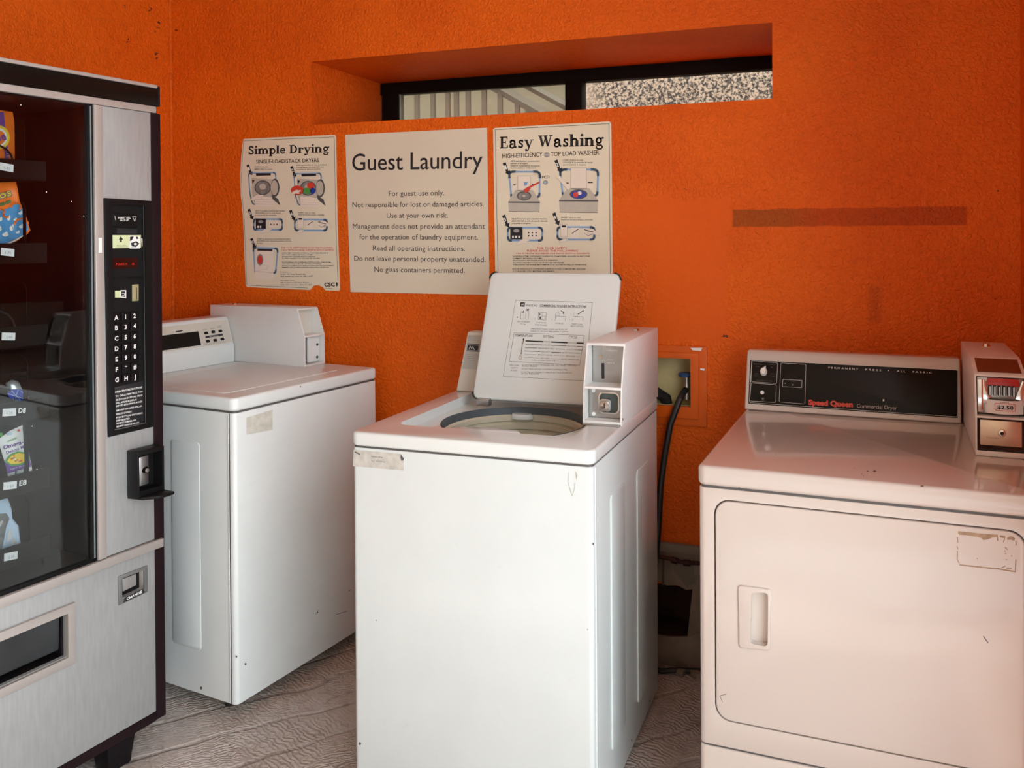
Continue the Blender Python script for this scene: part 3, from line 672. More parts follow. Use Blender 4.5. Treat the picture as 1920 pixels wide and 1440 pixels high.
def washer_pic(x0, x1, yb, yt, yl, kind):
    """x0..x1 front width, yb bottom, yt deck front edge, yl top of the blue box"""
    cx = (x0+x1)/2; w_ = x1-x0
    bluebox(pr, [(x0+w_*.02, yl+4), (x0+w_*.1, yl), (x1-w_*.08, yl), (x1, yl+4), (x1-w_*.02, yt-8), (x0+w_*.1, yt-6)], .008)
    yk = yt-(yt-yl)*.38
    pr.d = .0040; pr.ppoly([(x0, yt), (x1, yt), (x1-w_*.22, yk), (x0+w_*.22, yk)], M_BEIGE)
    pr.ppoly([(x0, yt), (x1, yt), (x1-1, yb), (x0+1, yb)], M_BEIGE)
    lw_ = w_*.20
    pr.ppoly([(cx-lw_, yk+1), (cx+lw_, yk+1), (cx+lw_, yl+8 if kind else yl-3), (cx-lw_, yl+8 if kind else yl-3)], M_SKIN)
    pr.ppoly([(x0+w_*.15, yk-12), (cx-lw_-1, yk-12), (cx-lw_-1, yk), (x0+w_*.12, yk)], M_SKIN)
    pr.ppoly([(x1-w_*.13, yk-12), (cx+lw_+1, yk-12), (cx+lw_+1, yk), (x1-w_*.11, yk)], M_SKIN)
    pr.d = .0043; pr.ppoly([(x0, yt), (x1, yt), (x1, yt+3), (x0, yt+2.5)], M_INKG); pr.pline([(x0+1, yb), (x1-1, yb+.8)], .0012, M_INK)
    pr.pline([(cx-lw_, yk+1), (cx+lw_, yk+1), (cx+lw_, yl+8 if kind else yl-3), (cx-lw_, yl+8 if kind else yl-3)], .0007, M_INKG, True)
    pr.ppoly([(x0+w_*.16, yk-11), (cx-lw_-4, yk-11), (cx-lw_-4, yk-9), (x0+w_*.15, yk-9)], M_INK); pr.ppoly([(x1-w_*.14, yk-12), (cx+lw_+3, yk-12), (cx+lw_+3, yk-10), (x1-w_*.13, yk-10)], M_INK)
    yc = (yt+yk)/2
    pr.pdisc((cx, yc), w_*.23, M_INKG, (yt-yk)*.42); pr.d = .0046; pr.pdisc((cx, yc+.5), w_*.19, M_DRUM if kind else M_DBLUE, (yt-yk)*.33)
    pr.d = .0049
    if kind:
        pr.pdisc((cx, yc), 3, M_BEIGE, 2.5)
        pr.ppoly([(1013, 340), (1013, 343), (996, 352), (992, 360), (985, 362), (983, 355), (992, 350)], M_REDI)
        pr.ppoly([(983, 342), (990, 341), (989, 347), (984, 349)], M_BLUE); pr.pline([(992, 330), (1010, 327), (1010, 334)], .0008, M_BEIGE)
    else:
        pr.pdisc((cx-5, yc+1), 5, M_REDI, 5); pr.pdisc((cx+2, yc-2), 4, M_SKIN, 3.5); pr.ppoly([(1044, 333), (1050, 330), (1071, 352), (1066, 357)], M_SKIN); pr.d = .0052; pr.pline([(1044, 333), (1066, 357)], .0007, M_INKG)
    pr.d = .0037
washer_pic(954, 1013, 396.5, 378, 322, True); washer_pic(1049, 1122, 398, 375, 318, False)
pr.ptext('PCD', (1017, 335), (1031, 334), 5, M_INK, bold=.02); pr.pdisc((1023.5, 342), 4.6, M_GREYP, 4.2); pr.d = .004; pr.pdisc((1023, 342), 2, M_LBLUE, 2); pr.d = .0037
for k, (t_, x1) in enumerate([('SELECT desired cycle and start machine.', 1027), ('SELECCIONE el ciclo de lavado deseado', 1028), ('y encienda la maquina.', 996)]): small(pr, 960, x1, 411.5+k*4.3, t_, 2.8)
small(pr, 1053, 1089, 409, 'INSERT card or coin'); small(pr, 1053, 1112, 413.3, 'INTRODUZCA la tarjeta o monedas')
panel_pic(953, 427, 1.15, True); coin_pic(1046, 426, 1.15)
small(pr, 1008, 1064, 467, 'FOR YOUR SAFETY', 4, M_REDI); small(pr, 989, 1084, 472, 'PLEASE AVOID THE FOLLOWING', 4, M_REDI); small(pr, 969, 1106, 476.5, 'POR SU PROPIA SEGURIDAD, POR FAVOR EVITE LO SIGUIENTE', 2.8, M_REDI)
for k, (t_, x1) in enumerate([('LAUNDERING ITEMS CONTAINING COOKING OIL, FOAM RUBBER, GASOLINE OR ANY OTHER', 1107), ('FLAMMABLE MATERIALS OR FUMES.', 1018), ('REACHING INTO THE WASHER WHILE IT IS OPERATING.', 1047), ('ALLOWING CHILDREN TO PLAY ON OR AROUND THE WASHER.', 1059), ('OVERLOADING THE WASHER MAY DAMAGE YOUR CLOTHES AS WELL AS THE MACHINE.', 1101), ('', 0), ('INCLUIR PRENDAS QUE CONTENGAN ACEITE DE COCINA, GOMA ESPUMA, GASOLINA', 1099), ('O CUALQUIER OTRO MATERIAL INFLAMABLE', 1040)]):
    if t_: small(pr, 962, x1, 481.5+k*4, t_, 2.5)
pr.build('print', parent=ws, label='printed drawings and text')

# ================================================================== COIN BOX (a part with its own space: x width, y depth from the front, z height)
def screw(mb, pl, c, r=.004, h=.002):
    P = [(c[0]+r*math.cos(2*PI*i/10), c[1]+r*math.sin(2*PI*i/10)) for i in range(10)]
    mb.prism(pl, P, -.001, h)
def coin_box(parent, L, W, prof, cav_up, cav_lo, depth_up, depth_lo, m):
    pl = Plane(I4, (W, 0, 0), (0, 1, 0), (0, 0, 1))
    mb = MB().prism(pl, prof, -W, 0)
    cuts = [MB().box(.004, W-.004, -.05, depth_up, cav_up[0], cav_up[1]), MB().box(.004, W-.004, -.05, depth_lo, cav_lo[0], cav_lo[1])]
    o = mb.build('coin_box', m, parent, bevel=.0012, seg=2, cuts=cuts); o.matrix_local = L
    return o

# ================================================================== OPEN WASHER (middle)
A = frame(-1.2203, -.8911, .0042)
wa = thing('top_load_washer', 'white top-load washer with its lid propped open, standing in the middle', 'washer', A, 'coin operated laundry machines')
AW, AD = .645, .695
TZ = Plane(A, (0, 0, 0), (1, 0, 0), (0, 1, 0))
MB().prism(TZ, rr(.004, .004, AW-.004, AD, .012), .022, .874).build('cabinet', M_ENAM2, wa, bevel=.002, cuts=[MB().prism(Plane(I4, (0, 0, 0), (1, 0, 0), (0, 1, 0)), [(.31+.245*math.cos(2*PI*i/48), .345+.245*math.sin(2*PI*i/48)) for i in range(48)], .35, .9)])
AS = Plane(A, (AW-.004, 0, 0), (0, 1, 0), (0, 0, 1))
rb = MB()
for (y0_, y1_, z0, z1) in ((.155, .285, .13, .765), (.425, .56, .11, .755)):
    rb.prism(AS, rr(y0_, z0, y1_, z1, .012), -.002, .0035)
rb.build('side_embossing', M_ENAM2, wa, bevel=.002)
s_ = MB().box(AW-.0042, AW-.0028, .028, .031, .03, .868)
s_.build('seam', M_INKG, wa)
MB().box(AW-.005, AW-.0015, .0235, .0275, .03, .870).build('seam_fold', M_ENAM, wa, bevel=.001)
for x in (.06, .585):
    for y in (.06, .63): MB().lathe([(0, 0), (.02, 0), (.02, .01), (.012, .012), (.012, .022), (0, .022)], (x, y, .001), 14).build('foot', M_RUB, wa)
top = MB().prism(TZ, rr(0, 0, AW, AD, .022, 6), .879, .914)
deck_cut = MB().prism(TZ, rr(.07, .112, .555, .60, .03), .888, 1.0)
deck_hole = MB().prism(TZ, [(.31+.205*math.cos(2*PI*i/56), .345+.205*math.sin(2*PI*i/56)) for i in range(56)], .80, .9)
under = MB().prism(TZ, rr(.02, .02, AW-.02, AD-.02, .01), .80, .884)
tp = top.build('top_deck', M_ENAM, wa, bevel=.006, seg=3, cuts=[deck_cut, deck_hole])
MB().prism(TZ, rr(.006, .006, AW-.006, AD-.004, .012), .872, .880).build('shadow_gap', M_INKG, wa, cuts=[MB().prism(TZ, [(.31+.21*math.cos(2*PI*i/40), .345+.21*math.sin(2*PI*i/40)) for i in range(40)], .85, .9)])
# finger notch lip along the front of the opening
MB().prism(TZ, [(.215, .112), (.24, .150), (.31, .158), (.40, .150), (.425, .112)], .880, .9125).build('finger_notch', M_ENAM, wa, bevel=.003)
MB().lathe([(.2045, .889), (.2065, .880), (.2065, .868), (.222, .862), (.223, .854), (.203, .854), (.203, .864), (.2035, .868), (.2035, .889)], (.31, .345, 0), 64).build('tub_ring', M_TUBG, wa, label='blue grey tub ring')
prof = [(.206, .862), (.197, .868), (.190, .863), (.191, .850), (.199, .846), (.200, .841), (.193, .837), (.195, .824), (.205, .819), (.206, .812), (.198, .808), (.200, .792), (.209, .788), (.209, .780), (.203, .775), (.210, .70), (.212, .55), (.20, .42), (.15, .38), (0, .375)]
MB().lathe(prof, (.31, .345, 0), 64).build('basket', M_CREAMT, wa, label='cream ribbed wash basket')
MB().lathe([(.10, .385), (.06, .42), (.035, .52), (.03, .66), (.034, .68), (.02, .70), (0, .702)], (.31, .345, 0), 32).build('agitator', M_CREAMT, wa)
o = MB().lathe([(0, .012), (.030, .010), (.036, .004), (.036, -.004), (0, -.006)], (0, 0, 0), 24).build('dispenser_cap', M_ENAM, wa)
o.matrix_local = Matrix.Translation((.262, .528, .862)) @ Matrix.Diagonal((1, .62, 1, 1))
# lid
LO, LT = Vector((0, .48, .915)), Vector((0, .15, .377))
LPL = Plane(A, LO, (1, 0, 0), LT)
lid = MB().prism(LPL, rr(.118, .004, .545, .408, .02, 6), -.020, 0).build('lid', M_ENAM, wa, bevel=.006, seg=3)
MB().prism(LPL, rr(.126, .012, .537, .40, .016, 6), 0, .0012).build('inner_panel', M_ENAM, lid, bevel=.0008)
for cx, cy, a0 in ((.138, .388, 90), (.525, .388, 0), (.138, .024, 180), (.525, .024, 270)):
    P = [(cx+.0225*math.cos(math.radians(a0+90*i/6)), cy+.0225*math.sin(math.radians(a0+90*i/6))) for i in range(7)]
    P += [(cx+.0185*math.cos(math.radians(a0+90*i/6)), cy+.0185*math.sin(math.radians(a0+90*i/6))) for i in range(6, -1, -1)]
    MB().prism(LPL, P, -.012, .0015).build('corner_bumper', M_RUB, lid)
for x in (.16, .50): MB().box(x-.02, x+.02, .465, .49, .90, .922).build('hinge', M_STEEL, wa, bevel=.002)
pr = Print(LPL, .0016)
def L7(X, Y): return (940+X/7.579, 550+Y/7.579)
pr.pline([L7(205, 100), L7(1295, 133), L7(1190, 1245), L7(28, 1182)], .0009, M_INKG, True)
pr.ppoly([L7(275, 130), L7(338, 132), L7(333, 192), L7(270, 188)], M_INK)
pr.lay(.0019).pline([L7(288, 175), L7(295, 148), L7(304, 170), L7(313, 148), L7(322, 176)], .0011, M_WHITE).lay(.0016)
pr.ptext('MAYTAG', L7(350, 187), L7(515, 190), 4.2, M_INKG); pr.ptext('COMMERCIAL WASHER INSTRUCTIONS', L7(548, 190), L7(1208, 205), 4, M_INK, bold=.02); pr.pline([L7(545, 197), L7(1205, 213)], .0006, M_INK)
for k, (x, y_) in enumerate(((275, 250), (525, 270), (765, 280), (1015, 285))):
    w_ = 110 if k < 2 else 150
    if k == 0:
        pr.pline([L7(x, y_+115), L7(x+8, y_+10), L7(x+45, y_+10), L7(x+50, y_+115)], .0007, M_INKG, True); pr.pline([L7(x+70, y_+120), L7(x+78, y_), L7(x+120, y_), L7(x+112, y_+120)], .0007, M_INKG, True); pr.ppoly([L7(x+20, y_+30), L7(x+55, y_-15), L7(x+42, y_+22)], M_INK); pr.ppoly([L7(x+85, y_-25), L7(x+125, y_-28), L7(x+115, y_-5), L7(x+90, y_-3)], M_INKG)
    elif k == 1:
        pr.pline([L7(x, y_+105), L7(x+6, y_), L7(x+118, y_+5), L7(x+110, y_+112)], .0009, M_INKG, True); pr.pline([L7(x+58, y_+5), L7(x+52, y_+110)], .0006, M_INKG); pr.pline([L7(x+50, y_+55), L7(x+112, y_+60)], .0006, M_INKG); pr.ppoly([L7(x+14, y_+20), L7(x+34, y_+22), L7(x+22, y_+55)], M_INK); pr.ppoly([L7(x+20, y_+62), L7(x+45, y_+62), L7(x+42, y_+100), L7(x+18, y_+95)], M_INKG)
    else:
        pr.pline([L7(x, y_+110), L7(x+8, y_+45), L7(x+w_, y_+52), L7(x+w_-6, y_+112)], .0008, M_INKG); pr.pline([L7(x+8, y_+45), L7(x+12, y_), L7(x+70, y_+4), L7(x+66, y_+46)], .0007, M_INKG, True)
        if k == 2: pr.pline([L7(x+40, y_-50), L7(x+50, y_)], .0006, M_INKG); pr.pline([L7(x+85, y_-30), L7(x+115, y_-15), L7(x+125, y_+8)], .0018, M_INK); pr.ppoly([L7(x+105, y_), L7(x+138, y_-5), L7(x+125, y_+22)], M_INK)
        else: pr.pline([L7(x+85, y_+12), L7(x+130, y_-25), L7(x+160, y_-35)], .0022, M_INK); pr.ppoly([L7(x+70, y_+2), L7(x+100, y_+5), L7(x+88, y_+22)], M_INK)
    pr.ptext(str(k+1), L7(x-50, y_+100), L7(x-40, y_+100), 2.5, M_INKG)
for t_, x0, x1, y_ in (('ADD DETERGENT', 228, 410, 415), ('TO TUB', 272, 345, 450), ('LOAD TO TOP', 502, 640, 428), ('ROW OF HOLES', 482, 648, 462), ('CLOSE LID', 765, 882, 438), ('INSERT COINS,', 1002, 1158, 450), ('SELECT SETTING', 985, 1168, 480), ('IMBALANCE: If buzzer sounds, open & close lid', 425, 930, 520), ('PLEASE: Do not open while machine is spinning', 415, 950, 550)):
    pr.ptext(t_, L7(x0, y_-4), L7(x1, y_+4), 2.7, M_INKG, res=1)
pr.pline([L7(185, 562), L7(1182, 600), L7(1115, 1022), L7(115, 968)], .0010, M_INKG, True)
for t_, x0, x1, y_ in (('TEMPERATURE', 195, 445, 620), ('SETTING', 598, 745, 632), ('CYCLE', 958, 1075, 642)): pr.ptext(t_, L7(x0, y_-4), L7(x1, y_+2), 4.3, M_INKG, bold=.01)
rows = [(355, 678, 1165, 712, .0042, 'WHITES', 610, 705, 'REGULAR', 950, 1068), (348, 728, 1150, 757, .0016, 'COLORS', 600, 695, 'REGULAR', 942, 1060), (340, 773, 1150, 808, .0016, 'PERMANENT PRESS', 522, 762, 'COOL DOWN', 915, 1080), (332, 820, 1130, 855, .0016, 'DELICATES', 568, 700, 'SHORT WASH SOAK', 862, 1115), (330, 865, 1120, 902, .0006, 'BRIGHT COLORS', 525, 728, 'REGULAR', 922, 1045), (325, 912, 1110, 950, .0006, 'WOOLENS', 560, 685, 'SHORT WASH SOAK', 848, 1105)]
for x0, ya, x1, yb, w_, t1, a0, a1, t2, c0, c1 in rows:
    yy = lambda X: ya+(yb-ya)*(X-x0)/(x1-x0)
    for (p, q) in ((x0, a0-14), (a1+14, c0-14), (c1+12, x1)): 
        if q > p: pr.pline([L7(p, yy(p)), L7(q, yy(q))], w_, M_INK if w_ > .001 else M_INKG)
    pr.ptext(t1, L7(a0, yy(a0)+10), L7(a1, yy(a1)+10), 2.9, M_INKG, res=1); pr.ptext(t2, L7(c0, yy(c0)+10), L7(c1, yy(c1)+10), 2.9, M_INKG, res=1)
pr.pline([L7(318, 650), L7(303, 720)], .0042, M_INK); pr.pline([L7(303, 720), L7(285, 860)], .0034, M_INKG); pr.lay(.0019).pline([L7(312, 665), L7(290, 850)], .0012, M_POST).lay(.0016); pr.pdisc(L7(272, 915), 3.2, M_INKG, 4); pr.lay(.0019).pdisc(L7(272, 915), 2.6, M_PLAST, 3.3).lay(.0016)
for t_, x0, x1, y_ in (('1. For colorfast items only', 440, 770, 965), ('DO NOT REACH INTO THE WASHER UNTIL THE TUB HAS COMPLETELY', 300, 1072, 1028), ('STOPPED SPINNING.', 300, 515, 1048), ('DO NOT WASH ARTICLES CONTAINING FLAMMABLE FUMES', 295, 940, 1088), ('DO NOT ALLOW CHILDREN TO OPERATE OR TO PLAY IN, WITH OR', 285, 1000, 1132), ('AROUND THE WASHER.', 285, 540, 1155), ('PERSONAL', 120, 258, 1035), ('SAFETY', 135, 240, 1072), ('RULES', 138, 228, 1108)):
    pr.ptext(t_, L7(x0, y_-2), L7(x1, y_+10 if x1-x0 > 400 else y_), 2.7, M_INKG, res=1)
pr.build('instruction_print', parent=lid, label='printed instruction panel')
# rear console
CP = Plane(A, (.0, .60, .914), (1, 0, 0), (0, .04, .18))
cs_ = Plane(A, (.03, 0, 0), (0, 1, 0), (0, 0, 1))
con = MB()
v0 = [(.008, .60, .914), (.53, .60, .914), (.53, .695, .914), (.008, .695, .914), (.030, .642, 1.100), (.53, .642, 1.100), (.53, .695, 1.100), (.030, .695, 1.100)]
con.add(v0, [(0, 1, 2, 3), (4, 5, 6, 7), (0, 1, 5, 4), (1, 2, 6, 5), (2, 3, 7, 6), (3, 0, 4, 7)])
con = con.build('console', M_PLAST, wa, bevel=.005, seg=2)
MB().prism(CP, [(.024, .072), (.50, .072), (.50, .180), (.036, .180)], .0, .002).build('console_film', M_SILV, con, bevel=.0008)
pr = Print(CP, .0026)
x_, y_ = CP.px(876, 668)
pr.ppoly([(877, 644), (900, 646), (898, 660), (875, 658)], M_INK); pr.lay(.003).pline([(877.5, 646), (899, 648), (897, 658.5), (876, 656.5)], .001, M_WHITE, True)
pr.pline([(880, 655), (882, 649), (885, 654), (887.5, 650), (890, 656)], .0018, M_WHITE).lay(.0026)
for k in range(4): pr.pline([(878-k*.8, 665+k*3.4), (894-k*.8, 666+k*3.4)], .0007, M_INKG)
for c in ((870.5, 646), (866, 680)): pr.pdisc(c, 1.6, M_INKG)
pr.build('print', parent=con)
# coin box
L = Matrix.Translation((.537, .262, .9145)); W = .106
cb = coin_box(wa, L, W, [(0, 0), (.006, .093), (.040, .208), (.046, .211), (.436, .211), (.436, 0)], (.098, .202), (.010, .092), .085, .050, M_SHELL)
MB().box(.003, W-.003, -.012, .03, .0, .004).build('front_sill', M_STEEL, cb, bevel=.001)
MB().box(.006, W-.006, .078, .084, .098, .202).build('coin_plate', M_STEEL, cb)
CPl = Plane(A @ L, (0, .0775, 0), (1, 0, 0), (0, 0, 1))
MB().prism(CPl, rr(.030, .108, .038, .150, .002), -.004, .0006).build('coin_slot', M_INK, cb)
q = MB(); screw(q, CPl, (.028, .166), .006, .003); q.build('screw', M_CHROME, cb)
MB().prism(CPl, [(.034, .160), (.036, .160), (.036, .20), (.034, .20)], 0, .003).build('rib', M_STEEL, cb)
pr = Print(CPl, .0008); pr.text('CREDITS', (.046, .183), (.074, .183), .004, M_WHITE); pr.text('PUSH', (.048, .158), (.062, .158), .003, M_WHITE); pr.text('QTY 6', (.046, .150), (.066, .150), .003, M_WHITE); pr.build('print', parent=cb)
lp = MB().box(.006, W-.006, .040, .046, .012, .090).build('lock_plate', M_STEEL, cb, cuts=[MB().prism(Plane(I4, (0, .04, 0), (1, 0, 0), (0, 0, 1)), rr(.034, .024, .088, .078, .012), -.02, .01)])
LPp = Plane(A @ L, (0, .040, 0), (1, 0, 0), (0, 0, 1))
MB().prism(LPp, rr(.032, .022, .090, .080, .014), 0, .002).build('lock_bezel', M_CHROME, cb, bevel=.0008, cuts=[MB().prism(LPp, rr(.036, .026, .086, .076, .011), -.01, .01)])
MB().box(.034, .088, .046, .049, .024, .078).build('lock_recess', mat('lock_recess_teal', (.10, .13, .13), .35, metal=.4), cb)
MB().prism(LPp, rr(.036, .028, .066, .062, .008), -.006, .004).build('lock_body', M_STEEL, cb, bevel=.001)
MB().lathe([(.0, -.007), (.011, -.006), (.012, .0), (.012, .004)], (.051, .036, .045), 20, 'y').build('lock_cylinder', M_CHROME, cb)
Print(Plane(A @ L, (0, .0285, 0), (1, 0, 0), (0, 0, 1)), .0004).poly(rr(.0497, .038, .0523, .052, .001), M_INK).build('keyhole', parent=cb)
for c in ((.019, .082), (.019, .020)):
    q = MB(); screw(q, LPp, c, .005, .003); q.build('screw', M_WHITE, cb)
q = MB(); q.lathe([(0, .006), (.008, .005), (.011, 0)], (.062, .34, .211), 16); q.build('top_lock', M_CHROME, cb)
MB().box(W-.0005, W+.0006, .008, .013, .014, .019).build('side_rivet', M_INK, cb)
# stickers and marks
AF = Plane(A, (0, .004, 0), (1, 0, 0), (0, 0, 1))
MB().prism(AF, AF.pxs([(663, 843), (752, 851), (755, 858), (757, 859), (757, 882), (662, 874)]), 0, .0005).build('sticker', M_RESID, wa, label='worn silvery sticker at the top left of the front')
pr = Print(AF, .0008)
pr.ppoly([(752, 851), (756, 858), (758, 858), (757, 863), (753, 864), (751, 858)], M_INKG); pr.ppoly([(666, 846), (676, 851), (675, 853), (665, 848)], M_INKG)
pr.ptext('laundry', (697, 857), (718, 859), 3.5, M_INKG, res=1); pr.ptext('by Service', (697, 865), (722, 867), 3.2, M_INKG, res=1)
pr.ppoly([(1079, 883), (1081, 885), (1083, 892), (1081, 900), (1080, 893)], M_RESID); pr.pline([(1066, 886), (1065, 903), (1069, 916), (1073, 930), (1077, 918), (1078, 906)], .0012, M_RESID)
for c in ((675, 1394), (706, 1163), (1102, 1180)): pr.pdisc(c, 2.2 if c[1] > 1300 else .9, M_INKG, 3 if c[1] > 1300 else 1)
pr.build('front_marks', parent=wa)
pr = Print(Plane(A, (AW-.004, 0, 0), (0, 1, 0), (0, 0, 1)), .0008)
for c in ((1156, 1105, 2.5), (1157, 1110, 1.2), (1184, 1388, 2.5), (1218, 1314, 2.2), (1112, 1020, 2)): pr.pdisc(c[:2], 1, M_INKG, c[2])
pr.build('side_marks', parent=wa)

# ================================================================== LEFT MACHINE (faces right, back to the left wall)
B = Matrix.Translation((-1.7055, -.7395, .0142)) @ Matrix.Rotation(-.1324, 4, 'Z') @ Matrix.Scale(.9938, 4)
BT = .9345; BW = .657; BD = .72
wb = thing('laundry_machine', 'closed white laundry machine beside the vending machine, its side towards us', 'washer', B, 'coin operated laundry machines')
BZ = Plane(B, (0, 0, 0), (1, 0, 0), (0, 1, 0))
MB().prism(BZ, rr(-BD+.006, .003, -.003, BW-.003, .014), .0335, .889).build('cabinet', M_ENAMB, wb, bevel=.003)
BS = Plane(B, (0, .003, 0), (1, 0, 0), (0, 0, 1))
MB().prism(BS, rr(-.272, .165, -.148, .79, .012), -.002, .0016).prism(BS, rr(-.62, .165, -.45, .79, .012), -.002, .0016).build('side_embossing', M_ENAMB, wb, bevel=.0015)
MB().box(-.0245, -.0215, .0018, .004, .036, .888).build('seam', M_INKG, wb)
MB().box(-.0295, -.0255, .0010, .004, .036, .888).build('seam_fold', M_ENAMB, wb, bevel=.001)
MB().prism(BZ, rr(-BD+.008, .006, -.006, BW-.006, .012), .885, .896).build('shadow_gap', M_INKG, wb)
tp = MB().prism(BZ, rr(-BD, 0, 0, BW, .022, 6), .8945, BT).build('top_panel', M_ENAMB, wb, bevel=.009, seg=4)
lp_ = rr(-.50, .047, -.085, .55, .02, 5); q = Print(Plane(B, (0, 0, BT), (1, 0, 0), (0, 1, 0)), .0)
MB().prism(Plane(B, (0, 0, BT), (1, 0, 0), (0, 1, 0)), lp_, -.001, .0016).build('top_raised_panel', M_ENAMB, tp, bevel=.0014)
for x in (-.118, -.66):
    for y in (.078, .60): MB().lathe([(0, -.013), (.022, -.013), (.022, .010), (.012, .012), (.012, .036), (0, .036)], (x+.02, y-.005, 0), 14).build('foot', M_RUB, wb)
cprof = [(-.720, BT), (-.59, BT), (-.59, 1.000), (-.594, 1.004), (-.622, 1.094), (-.632, 1.104), (-.720, 1.104)]
BC = Plane(B, (0, .0, 0), (1, 0, 0), (0, 0, 1))
con = MB().prism(BC, cprof, -.545, -.02).build('console', M_ENAMB, wb, bevel=.003)
CF = Plane(B, (-.5945, 0, 1.004), (0, 1, 0), (-.028, 0, .090))
MB().prism(CF, rr(.023, .004, .541, .092, .004), 0, .0014).build('control_film', M_PLAST, con, bevel=.0005)
def Z12(X, Y): return (300+X/12, 590+Y/12)
pr = Print(CF, .0018)
p0, p1, p2 = CF.px(*Z12(852, 375)), CF.px(*Z12(920, 685)), CF.px(*Z12(100, 470))
MB().prism(CF, [(.12, p0[1]), p0, p1, (.12, p1[1]-.001)], .0012, .002).build('display_window', M_GLOSSB, con)
for X, Y in ((1030, 415), (1190, 390), (1350, 370), (1070, 600), (1235, 578), (1395, 550)):
    c = CF.px(*Z12(X, Y)); MB().prism(CF, rr(c[0]-.0085, c[1]-.0052, c[0]+.0085, c[1]+.0052, .004), .0012, .003).build('button', M_BLACK, con, bevel=.0008)
pr.ppoly([Z12(1012, 490), Z12(1400, 430), Z12(1408, 472), Z12(1020, 530)], M_INK)
pr.lay(.0021).ptext('HEAVY SELECT LIGHT', Z12(1110, 510), Z12(1310, 478), 1.6, M_WHITE, res=1).lay(.0018)
pr.ppoly([Z12(345, 375), Z12(470, 350), Z12(520, 360), Z12(470, 385), Z12(345, 400)], M_INK)
for t_, x0, x1, y_ in (('NORMAL', 960, 1050, 355), ('DELICATE', 1130, 1225, 330), ('PERM PRESS', 1280, 1385, 300), ('WHITES & COLORS', 1005, 1150, 680), ('BRIGHTS', 1195, 1310, 645), ('START', 1350, 1470, 635), ('COOL', 1290, 1375, 272)): pr.ptext(t_, Z12(x0, y_), Z12(x1, y_-14), 2, M_INKG, res=1)
for X, Y in ((1598, 262), (1680, 585)): pr.pdisc(Z12(X, Y), 1.3, M_INKG, 1.5)
pr.build('print', parent=con)
W = .1055
L = Matrix.Translation((-.243, .548, BT+.0005)) @ Matrix.Rotation(PI/2, 4, 'Z')
cb = coin_box(wb, L, W, [(0, 0), (0, .108), (.034, .207), (.04, .210), (.478, .210), (.478, 0)], (.112, .203), (.006, .106), .065, .045, M_SHELL)
CPl = Plane(B @ L, (0, .06, 0), (1, 0, 0), (0, 0, 1))
MB().box(.006, W-.006, .060, .064, .112, .203).build('coin_plate', M_PLAST, cb)
MB().box(.006, W-.004, .005, .062, .106, .1115).build('shelf', M_STEEL, cb)
MB().box(.005, .042, .030, .034, .008, .104).build('open_slot', M_INK, cb)
MB().box(.043, W-.006, .022, .040, .008, .104).build('inner_plate', M_ENAMB, cb, bevel=.003)
LPp = Plane(B @ L, (0, .022, 0), (1, 0, 0), (0, 0, 1))
for c in ((.089, .070), (.088, .024)):
    q = MB(); screw(q, LPp, c, .0055, .0006); q.build('screw_hole', M_INK, cb)
for c in ((.030, .098), (.030, .016)):
    q = MB(); screw(q, Plane(B @ L, (0, .030, 0), (1, 0, 0), (0, 0, 1)), c, .006, .004); q.build('bolt', M_STEEL, cb)
q = MB(); q.lathe([(0, .006), (.007, .005), (.010, 0)], (.05, .40, .210), 16); q.build('top_lock', M_CHROME, cb)
BF = Plane(B, (-.003, 0, 0), (0, 1, 0), (0, 0, 1))
MB().prism(BF, BF.pxs([(462, 783), (511, 768), (511, 806), (462, 815)]), 0, .0005).build('sticker_residue', mat('pale_residue', (.62, .60, .53), .6, var=.12, vscale=50, grime=.3, gcol=(.35, .32, .26)), wb, label='torn beige sticker residue near the top corner')
pr = Print(BF, .0008)
for c in ((460, 1245, 2.2), (443, 1231, 1.8), (595, 1148, 1.5)): pr.pdisc(c[:2], c[2]*.8, M_INKG, c[2]*1.1)
pr.pline([(596, 1144), (592, 1152)], .0015, M_INKG); pr.pline([(630, 1152), (650, 1146)], .0015, M_INKG); pr.pline([(654, 1108), (658, 1106)], .002, M_INKG)
pr.build('front_marks', parent=wb)
pr = Print(BS, .0036); pr.pdisc((379, 1289), 2, M_INKG, 2.8); pr.build('side_screw', parent=wb)
Print(Plane(B, (.0, 0, 0), (0, 1, 0), (0, 0, 1)), .0005).pdisc((563, 725), 1.2, M_INK).build('nick', parent=tp)

# ================================================================== DRYER (right)
R = frame(-.3407, -.8721, -.0367)
DT = .8964; DW = .686; DD = .77
dr = thing('front_load_dryer', 'white dryer with a black control panel, right of the open washer', 'dryer', R, 'coin operated laundry machines')
DZ = Plane(R, (0, 0, 0), (1, 0, 0), (0, 1, 0)); DF = Plane(R, (0, .003, 0), (1, 0, 0), (0, 0, 1))
door_q = rr(.040, .338, .648, .822, .032, 6); hole = rr(.0375, .3355, .6505, .8255, .034, 6)
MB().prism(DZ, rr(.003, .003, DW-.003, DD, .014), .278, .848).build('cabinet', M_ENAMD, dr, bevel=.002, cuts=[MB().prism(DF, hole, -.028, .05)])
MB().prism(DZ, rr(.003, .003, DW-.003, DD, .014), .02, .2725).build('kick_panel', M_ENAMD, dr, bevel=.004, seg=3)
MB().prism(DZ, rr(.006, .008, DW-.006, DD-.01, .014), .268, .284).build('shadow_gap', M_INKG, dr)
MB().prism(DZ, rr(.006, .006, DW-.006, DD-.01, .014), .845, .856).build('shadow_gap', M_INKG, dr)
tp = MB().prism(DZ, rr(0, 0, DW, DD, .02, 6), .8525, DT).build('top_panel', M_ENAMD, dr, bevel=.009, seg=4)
hq = rrq(DF.pxs([(1384, 1096), (1446, 1104), (1444, 1219), (1386, 1213)]), .008)
